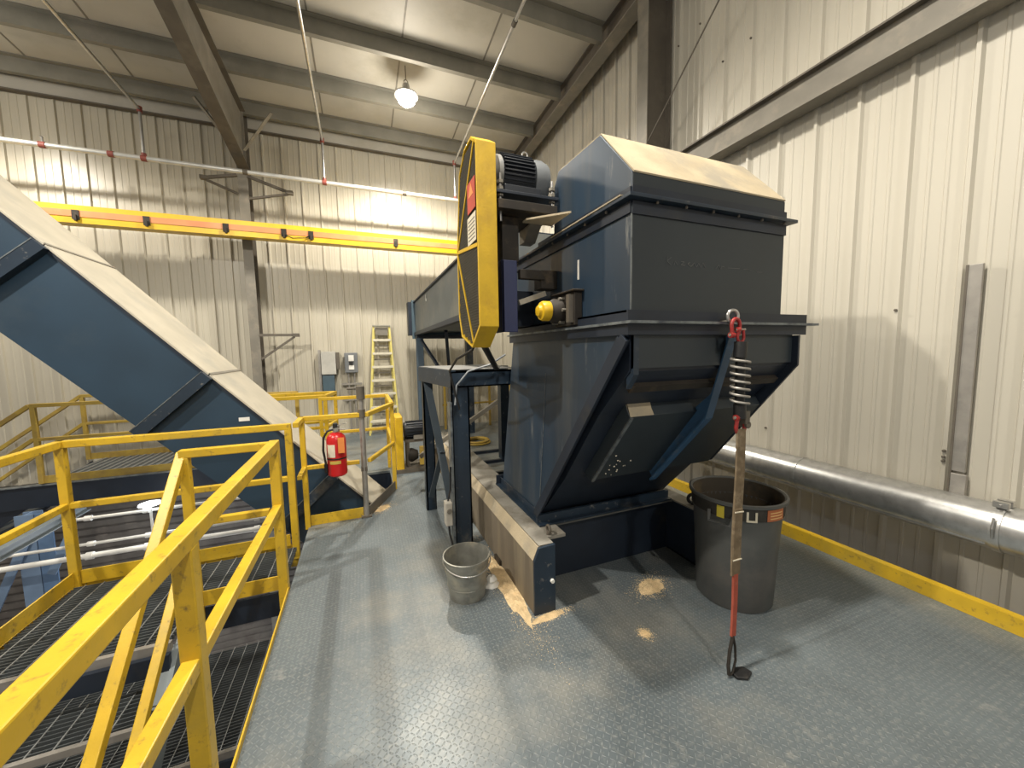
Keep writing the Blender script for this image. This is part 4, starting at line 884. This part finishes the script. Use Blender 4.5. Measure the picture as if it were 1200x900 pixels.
ribbon([wp(0.70), wp(0.85), wp(1.0)], 0.030, 0.012, strap_r, 'red_patch', t)
MB().tube([wp(1.0), (1.648,1.240,0.12), (1.632,1.232,0.06), (1.630,1.225,0.016)], 0.009, 8).tube([wp(1.0), (1.684,1.238,0.14),(1.682,1.232,0.07),(1.655,1.225,0.02),(1.635,1.225,0.012)], 0.006, 8).build('end_loop', grime, t, smooth=True)
t = tag(MB().prism([(1.655,1.20),(1.70,1.175),(1.755,1.195),(1.745,1.235),(1.70,1.25),(1.655,1.235)], 0.001, 0.016, 'z').build('rubber_scrap', black, bevel=0.004), 'black scrap of rubber on the deck at the foot of the strap', 'scrap')

# ------------------------------------------------------------------ grey can
cx, cyy = 2.255, 1.69
t = thing('trash_can', 'grey round plastic trash can with stickers standing right of the machine', 'trash can', (cx, cyy, 0))
MB().lathe([(0.001,0.0),(0.215,0.0),(0.225,0.012),(0.252,0.60),(0.252,0.605),(0.262,0.61),(0.268,0.69),(0.283,0.694),(0.284,0.712),(0.272,0.716),(0.262,0.708),(0.255,0.60),(0.218,0.02),(0.001,0.018)], (cx,cyy,0), seg=56).build('body', can_m, t, smooth=True)
MB().lathe([(0.001,0.05),(0.217,0.05),(0.2535,0.60),(0.2600,0.705),(0.2585,0.705),(0.2520,0.60),(0.215,0.052),(0.001,0.052)], (cx,cyy,0), seg=48).build('inner_liner', can_in, t, smooth=True)
for a in (200, 20):
    ar = math.radians(a); d = V((math.cos(ar), math.sin(ar), 0)); s = V((-d.y, d.x, 0)); p = V((cx,cyy,0.60)) + d*0.266
    MB().tube([p+s*0.07+V((0,0,0.04)), p+s*0.06+d*0.03-V((0,0,0.02)), p-s*0.06+d*0.03-V((0,0,0.02)), p-s*0.07+V((0,0,0.04))], 0.011, 8).build('handle', can_m, t, smooth=True)
MB().lathe([(0.2640,0.612),(0.2655,0.612),(0.2682,0.688),(0.2660,0.688)], (cx,cyy,0), seg=56, close=True).build('dark_band', mat('grimy dark band', (0.03, 0.027, 0.022), 0.6, 0, (0.06,0.05,0.04), 0.2, 12), t, smooth=True)
yl = mat('yellow sticker', (0.60, 0.48, 0.04), 0.5)
wrap(-165, -156, 0.608, 0.682, 0.2685, yl, 'yellow_sticker', t)
wrap(-145, -137, 0.622, 0.672, 0.2685, yl, 'yellow_sticker', t)
wrap(-131, -128.5, 0.615, 0.672, 0.2685, paper, 'sticker_remnant', t); wrap(-121, -118.5, 0.615, 0.672, 0.2685, paper, 'sticker_remnant', t); wrap(-131, -118.5, 0.610, 0.622, 0.2690, paper, 'sticker_remnant', t)
ol = wrap(-106, -78, 0.615, 0.685, 0.2685, mat('orange sticker', (0.42, 0.13, 0.05), 0.5), 'orange_sticker', t)
for z_ in (0.628, 0.645, 0.662): 
    k = wrap(-102, -82, z_, z_+0.006, 0.2702, mat('sticker print', (0.7, 0.45, 0.2), 0.5), 'printed_line', t)

# ------------------------------------------------------------------ bucket, rag, dust
bx_, by_ = 0.595, 2.385
t = thing('metal_bucket', 'small galvanised metal bucket on the deck in front of the support frame', 'bucket', (bx_, by_, 0))
MB().lathe([(0.001,0.012),(0.112,0.012),(0.112,0.0),(0.118,0.0),(0.155,0.272),(0.160,0.276),(0.160,0.284),(0.152,0.285),(0.150,0.272),(0.112,0.02),(0.001,0.018)], (bx_,by_,0), seg=40).build('body', galv_b, t, smooth=True)
m = MB().torus((bx_,by_,0.20), 0.1465, 0.003, (0,0,1), 40, 6).torus((bx_,by_,0.09), 0.1305, 0.003, (0,0,1), 40, 6); m.build('hoops', galv_b, t, smooth=True)
k = []
for i in range(17):
    a = math.pi*i/16; k.append((bx_+0.163*math.cos(a)*0.98, by_-0.163*math.sin(a)*0.98, 0.272 - 0.06*math.sin(a)))
k = [(bx_-0.161*math.cos(math.pi*i/20), by_-0.168*math.sin(math.pi*i/20), 0.262-0.045*math.sin(math.pi*i/20)) for i in range(21)]
MB().tube(k, 0.004, 8).build('bail_handle', chrome, t, smooth=True)
for s in (-1, 1): MB().box((bx_+s*0.155-0.006, by_-0.02, 0.23), (bx_+s*0.155+0.006, by_+0.02, 0.275)).build('handle_ear', galv_b, t)
MB().lathe([(0.001,0.06),(0.119,0.055),(0.119,0.05),(0.001,0.05)], (bx_,by_,0), seg=30).build('dark_contents', can_in, t, smooth=True)
def mound(cx, cy, rx, ry, h, ang, seed, name, label, m_, cat='sawdust', z0=0.001):
    rnd = random.Random(seed); n1, n2 = 30, 9; vs = [(cx, cy, h+z0)]; fs = []; ca, sa = math.cos(ang), math.sin(ang)
    wob = [1+rnd.uniform(-0.12, 0.12) for _ in range(n1)]
    for j in range(1, n2+1):
        f = j/n2
        for i in range(n1):
            a = 2*math.pi*i/n1; w_ = 1+(wob[i]-1)*f
            x, y = rx*f*w_*math.cos(a), ry*f*w_*math.sin(a)
            hh = h*(1-f)**1.2*(1+rnd.uniform(-0.3, 0.3)) if j < n2 else 0
            vs.append((cx+x*ca-y*sa, cy+x*sa+y*ca, z0+max(hh,0)))
    for i in range(n1): fs.append((0, 1+i, 1+(i+1)%n1))
    for j in range(n2-1):
        for i in range(n1): fs.append((1+j*n1+i, 1+(j+1)*n1+i, 1+(j+1)*n1+(i+1)%n1, 1+j*n1+(i+1)%n1))
    fs.append(tuple(1+(n2-1)*n1+i for i in range(n1-1,-1,-1)))
    k = MB().add(vs, fs)
    for _ in range(int(2200*(rx*ry)**0.5/0.12)):
        g1, g2 = rnd.gauss(0, 0.62), rnd.gauss(0, 0.62)
        if abs(g1) > 2 or abs(g2) > 2: continue
        x, y = rx*g1*1.15, ry*g2*1.15; gx, gy = cx+x*ca-y*sa, cy+x*sa+y*ca
        if name == 'sawdust_drift' and gx > 0.918 and gy > 2.0: continue
        q = rnd.uniform(0.0015, 0.004); a = rnd.uniform(0, 6.28); dx_, dy_ = q*math.cos(a), q*math.sin(a)
        zz = z0 + max(0, h*(1-min(1,(g1*g1+g2*g2)**0.5))) 
        k.add([(gx-dx_,gy-dy_,zz),(gx+dy_,gy-dx_,zz),(gx+dx_,gy+dy_,zz),(gx,gy,zz+q*0.8)], [(0,1,2),(0,1,3),(1,2,3),(2,0,3)])
    o = k.build(name, m_)
    return tag(o, label, cat)
mound(0.872, 2.36, 0.062, 0.42, 0.02, 0.0, 1, 'sawdust_drift', 'long drift of sawdust along the foot of the left skid', dust_pile)['kind'] = 'stuff'
mound(1.00, 1.965, 0.12, 0.028, 0.012, 0.1, 4, 'sawdust_drift', 'thin line of sawdust in front of the skid end plate', dust_pile)['kind'] = 'stuff'
mound(0.12, 4.12, 0.10, 0.06, 0.003, 0.8, 9, 'sawdust_pile', 'faint dusting of sawdust on the deck at the foot of the grey pipe post', dust_pile)['kind'] = 'stuff'
mound(1.79, 1.95, 0.11, 0.07, 0.006, 0.3, 2, 'sawdust_pile', 'small pile of sawdust on the deck beneath the chute', dust_pile)['kind'] = 'stuff'
mound(1.45, 1.62, 0.03, 0.03, 0.003, 0.3, 3, 'sawdust_pile', 'tiny sawdust heap in front of the chute nearest the viewer', dust_pile)['kind'] = 'stuff'
o = MB(); rnd = random.Random(5)
o.lathe([(0.001,0.075),(0.02,0.07),(0.036,0.045),(0.03,0.03),(0.046,0.012),(0.05,0.0),(0.001,0.0)], (0.775, 2.40, 0.002), seg=14)
o.v = [(x+rnd.uniform(-.009,.009), y+rnd.uniform(-.009,.009), z) for x,y,z in o.v]
tag(o.build('crumpled_rag', white, smooth=True), 'crumpled white rag on the deck between the bucket and the skid', 'rag')

# ------------------------------------------------------------------ things at the back of the deck
t = thing('step_ladder', 'yellow fibreglass step ladder leaning folded against the back wall', 'ladder', (0.33, 8.15, 0))
lt, lbm = (0.250, 0.555, 2.19), (0.08, 0.66, 0.0)
yt, ybm = 8.24, 7.98
for s in (0, 1): MB().bar((lbm[s], ybm, 0.0), (lt[s], yt, 2.19), 0.035, 0.07, (0,1,0)).build('side_rail', mat('fibreglass yellow', (0.62, 0.54, 0.16), 0.5) if s == 0 else MATS['fibreglass yellow'], t)
for s in (0, 1): MB().bar((lbm[s]+0.03-0.06*s, 8.20, 0.0), (lt[s]+0.02-0.04*s, 8.27, 2.13), 0.025, 0.03, (0,1,0)).build('rear_rail', MATS['fibreglass yellow'], t)
for i in range(7):
    f = (i+1)/8.0; z = 2.19*f; xa = lbm[0]+(lt[0]-lbm[0])*f; xb = lbm[1]+(lt[1]-lbm[1])*f; y = ybm+(yt-ybm)*f
    MB().box((xa+0.0, y-0.045, z-0.02), (xb, y+0.035, z+0.025)).build('step', mat('pale step', (0.66, 0.62, 0.5), 0.5) if i == 0 else MATS['pale step'], t)
    MB().bar((xa+0.03, 8.19+0.08*f, z-0.12), (xb-0.03, 8.19+0.08*f, z-0.12), 0.02, 0.03).build('rear_brace', steel_g, t)
MB().box((lt[0]-0.02, yt-0.06, 2.19), (lt[1]+0.02, yt+0.06, 2.225)).build('top_cap', mat('ladder top cap', (0.28, 0.27, 0.22), 0.6), t, bevel=0.008)
MB().box((lt[0]+0.03, yt-0.02, 2.02), (lt[1]-0.03, yt, 2.17)).build('top_plate', steel_g, t)
t = thing('switch_panel', 'grey electrical disconnect with two conduits on the back wall left of the ladder', 'electrical box', (-0.2, 8.28, 1.3))
MB().box((-0.325, 8.20, 1.27), (-0.08, 8.31, 1.67)).build('enclosure', mat('enclosure grey', (0.17, 0.18, 0.19), 0.4), t, bevel=0.01)
MB().box((-0.25, 8.185, 1.50), (-0.15, 8.20, 1.62)).box((-0.25,8.185,1.33),(-0.15,8.20,1.42)).build('display', white, t, bevel=0.004)
MB().box((-0.24, 8.17, 1.43), (-0.17, 8.20, 1.49)).build('handle', black, t)
for x in (-0.26, -0.15): MB().tube([(x, 8.27, 1.27), (x, 8.27, 0.02)], 0.022, 10).build('conduit', alu, t, smooth=True)
MB().box((-0.40, 8.24, 1.02), (-0.02, 8.30, 1.06)).box((-0.40, 8.24, 0.70), (-0.02, 8.30, 0.74)).build('strut', alu, t)
t = thing('wall_cabinet', 'pale grey cabinet with dark blue tray on the back wall above the yellow rail', 'cabinet', (-0.62, 8.25, 1.0))
MB().box((-0.74, 8.16, 1.25), (-0.48, 8.31, 1.70)).build('cabinet', mat('pale cabinet', (0.47, 0.46, 0.42), 0.5), t, bevel=0.006)
MB().box((-0.79, 8.20, 0.85), (-0.75, 8.31, 1.73)).build('side_channel', alu, t)
MB().box((-0.73, 8.14, 0.92), (-0.52, 8.31, 1.23)).build('blue_tray', tray_b, t, bevel=0.004)
MB().box((-0.47, 8.15, 1.35), (-0.42, 8.31, 1.68)).build('latch_arm', steel_d, t)
# small drive unit behind the opening
t = thing('tail_drive', 'black motor with tall yellow guard and yellow box behind the deck opening', 'drive unit', (0.55, 5.4, 0))
MB().box((0.375, 5.25, 0.03), (0.475, 5.65, 0.78)).build('belt_guard', yellow_g, t, bevel=0.012)
MB().lathe([(0.001,0.50),(0.11,0.50),(0.115,0.52),(0.115,0.80),(0.10,0.83),(0.001,0.83)], (0,5.42,0.56), 'x', 24).build('motor', motor_m, t, smooth=True)
k = MB()
for i in range(20):
    a = 2*math.pi*i/20; d = V((0, math.cos(a), math.sin(a))); c = V((0,5.42,0.56)) + d*0.12; k.bar((0.53,c.y,c.z),(0.78,c.y,c.z), 0.006, 0.018, d)
k.build('cooling_fins', motor_m, t)
MB().box((0.50, 5.32, 0.40), (0.83, 5.55, 0.44)).box((0.52, 5.33, 0.05),(0.56,5.54,0.4)).box((0.78,5.33,0.05),(0.82,5.54,0.4)).build('stand', steel_d, t)
MB().box((0.69, 5.28, 0.07), (0.80, 5.32, 0.34)).build('coupling_guard', yellow_old, t, bevel=0.01)
MB().lathe([(0.001,0.54),(0.09,0.54),(0.10,0.60),(0.06,0.68),(0.001,0.69)], (0,5.40,0.20), 'x', 18).build('gearbox', grime, t, smooth=True)
MB().box((0.36, 5.22, 0.001), (0.90, 5.68, 0.05)).build('base_frame', steel_d, t)
MB().box((0.62,5.30,0.44),(0.80,5.36,0.50)).build('terminal_box', alu, t)
# floor rails and hose seen past the support frame
for i, (y, lab) in enumerate(((4.15, 'nearest flat steel bar lying on the deck behind the support frame'), (4.6, 'second flat steel bar on the deck behind the support frame'), (5.15, 'third flat steel bar on the deck behind the support frame'), (5.7, 'farthest flat steel bar on the deck behind the support frame'))):
    tag(MB().box((1.25, y, 0.001), (2.25, y+0.05, 0.045)).build('floor_bar', navy_dark), lab, 'steel bar', 'steel bars on the deck')
k = MB()
for i, (R_, z) in enumerate(((0.20, 0.02), (0.235, 0.022), (0.215, 0.056), (0.18, 0.05))): k.torus((1.86, 6.45, z), R_, 0.017, (0,0,1), 32, 8)
tag(k.build('coiled_hose', yellow_old, smooth=True), 'coiled dull yellow hose lying on the far deck behind the machine', 'hose')
railing('rear_rail', 'low yellow railing at the far end of the deck seen under the trough', [((1.55, 7.9), (3.2, 7.9))], [(1.6, 7.9), (2.1, 7.9), (2.6, 7.9), (3.1, 7.9)], m_=yellow_old, w=0.045, top=1.0, mid=0.55)
tag(MB().bar((0.60, 4.6, 0.38), (2.9, 4.6, 1.76), 0.05, 0.05).build('diagonal_brace', steel_g), 'grey diagonal brace rising to the right behind the support frame', 'brace')
for o in list(bpy.data.objects):
    if '_o' in o: del o['_o']
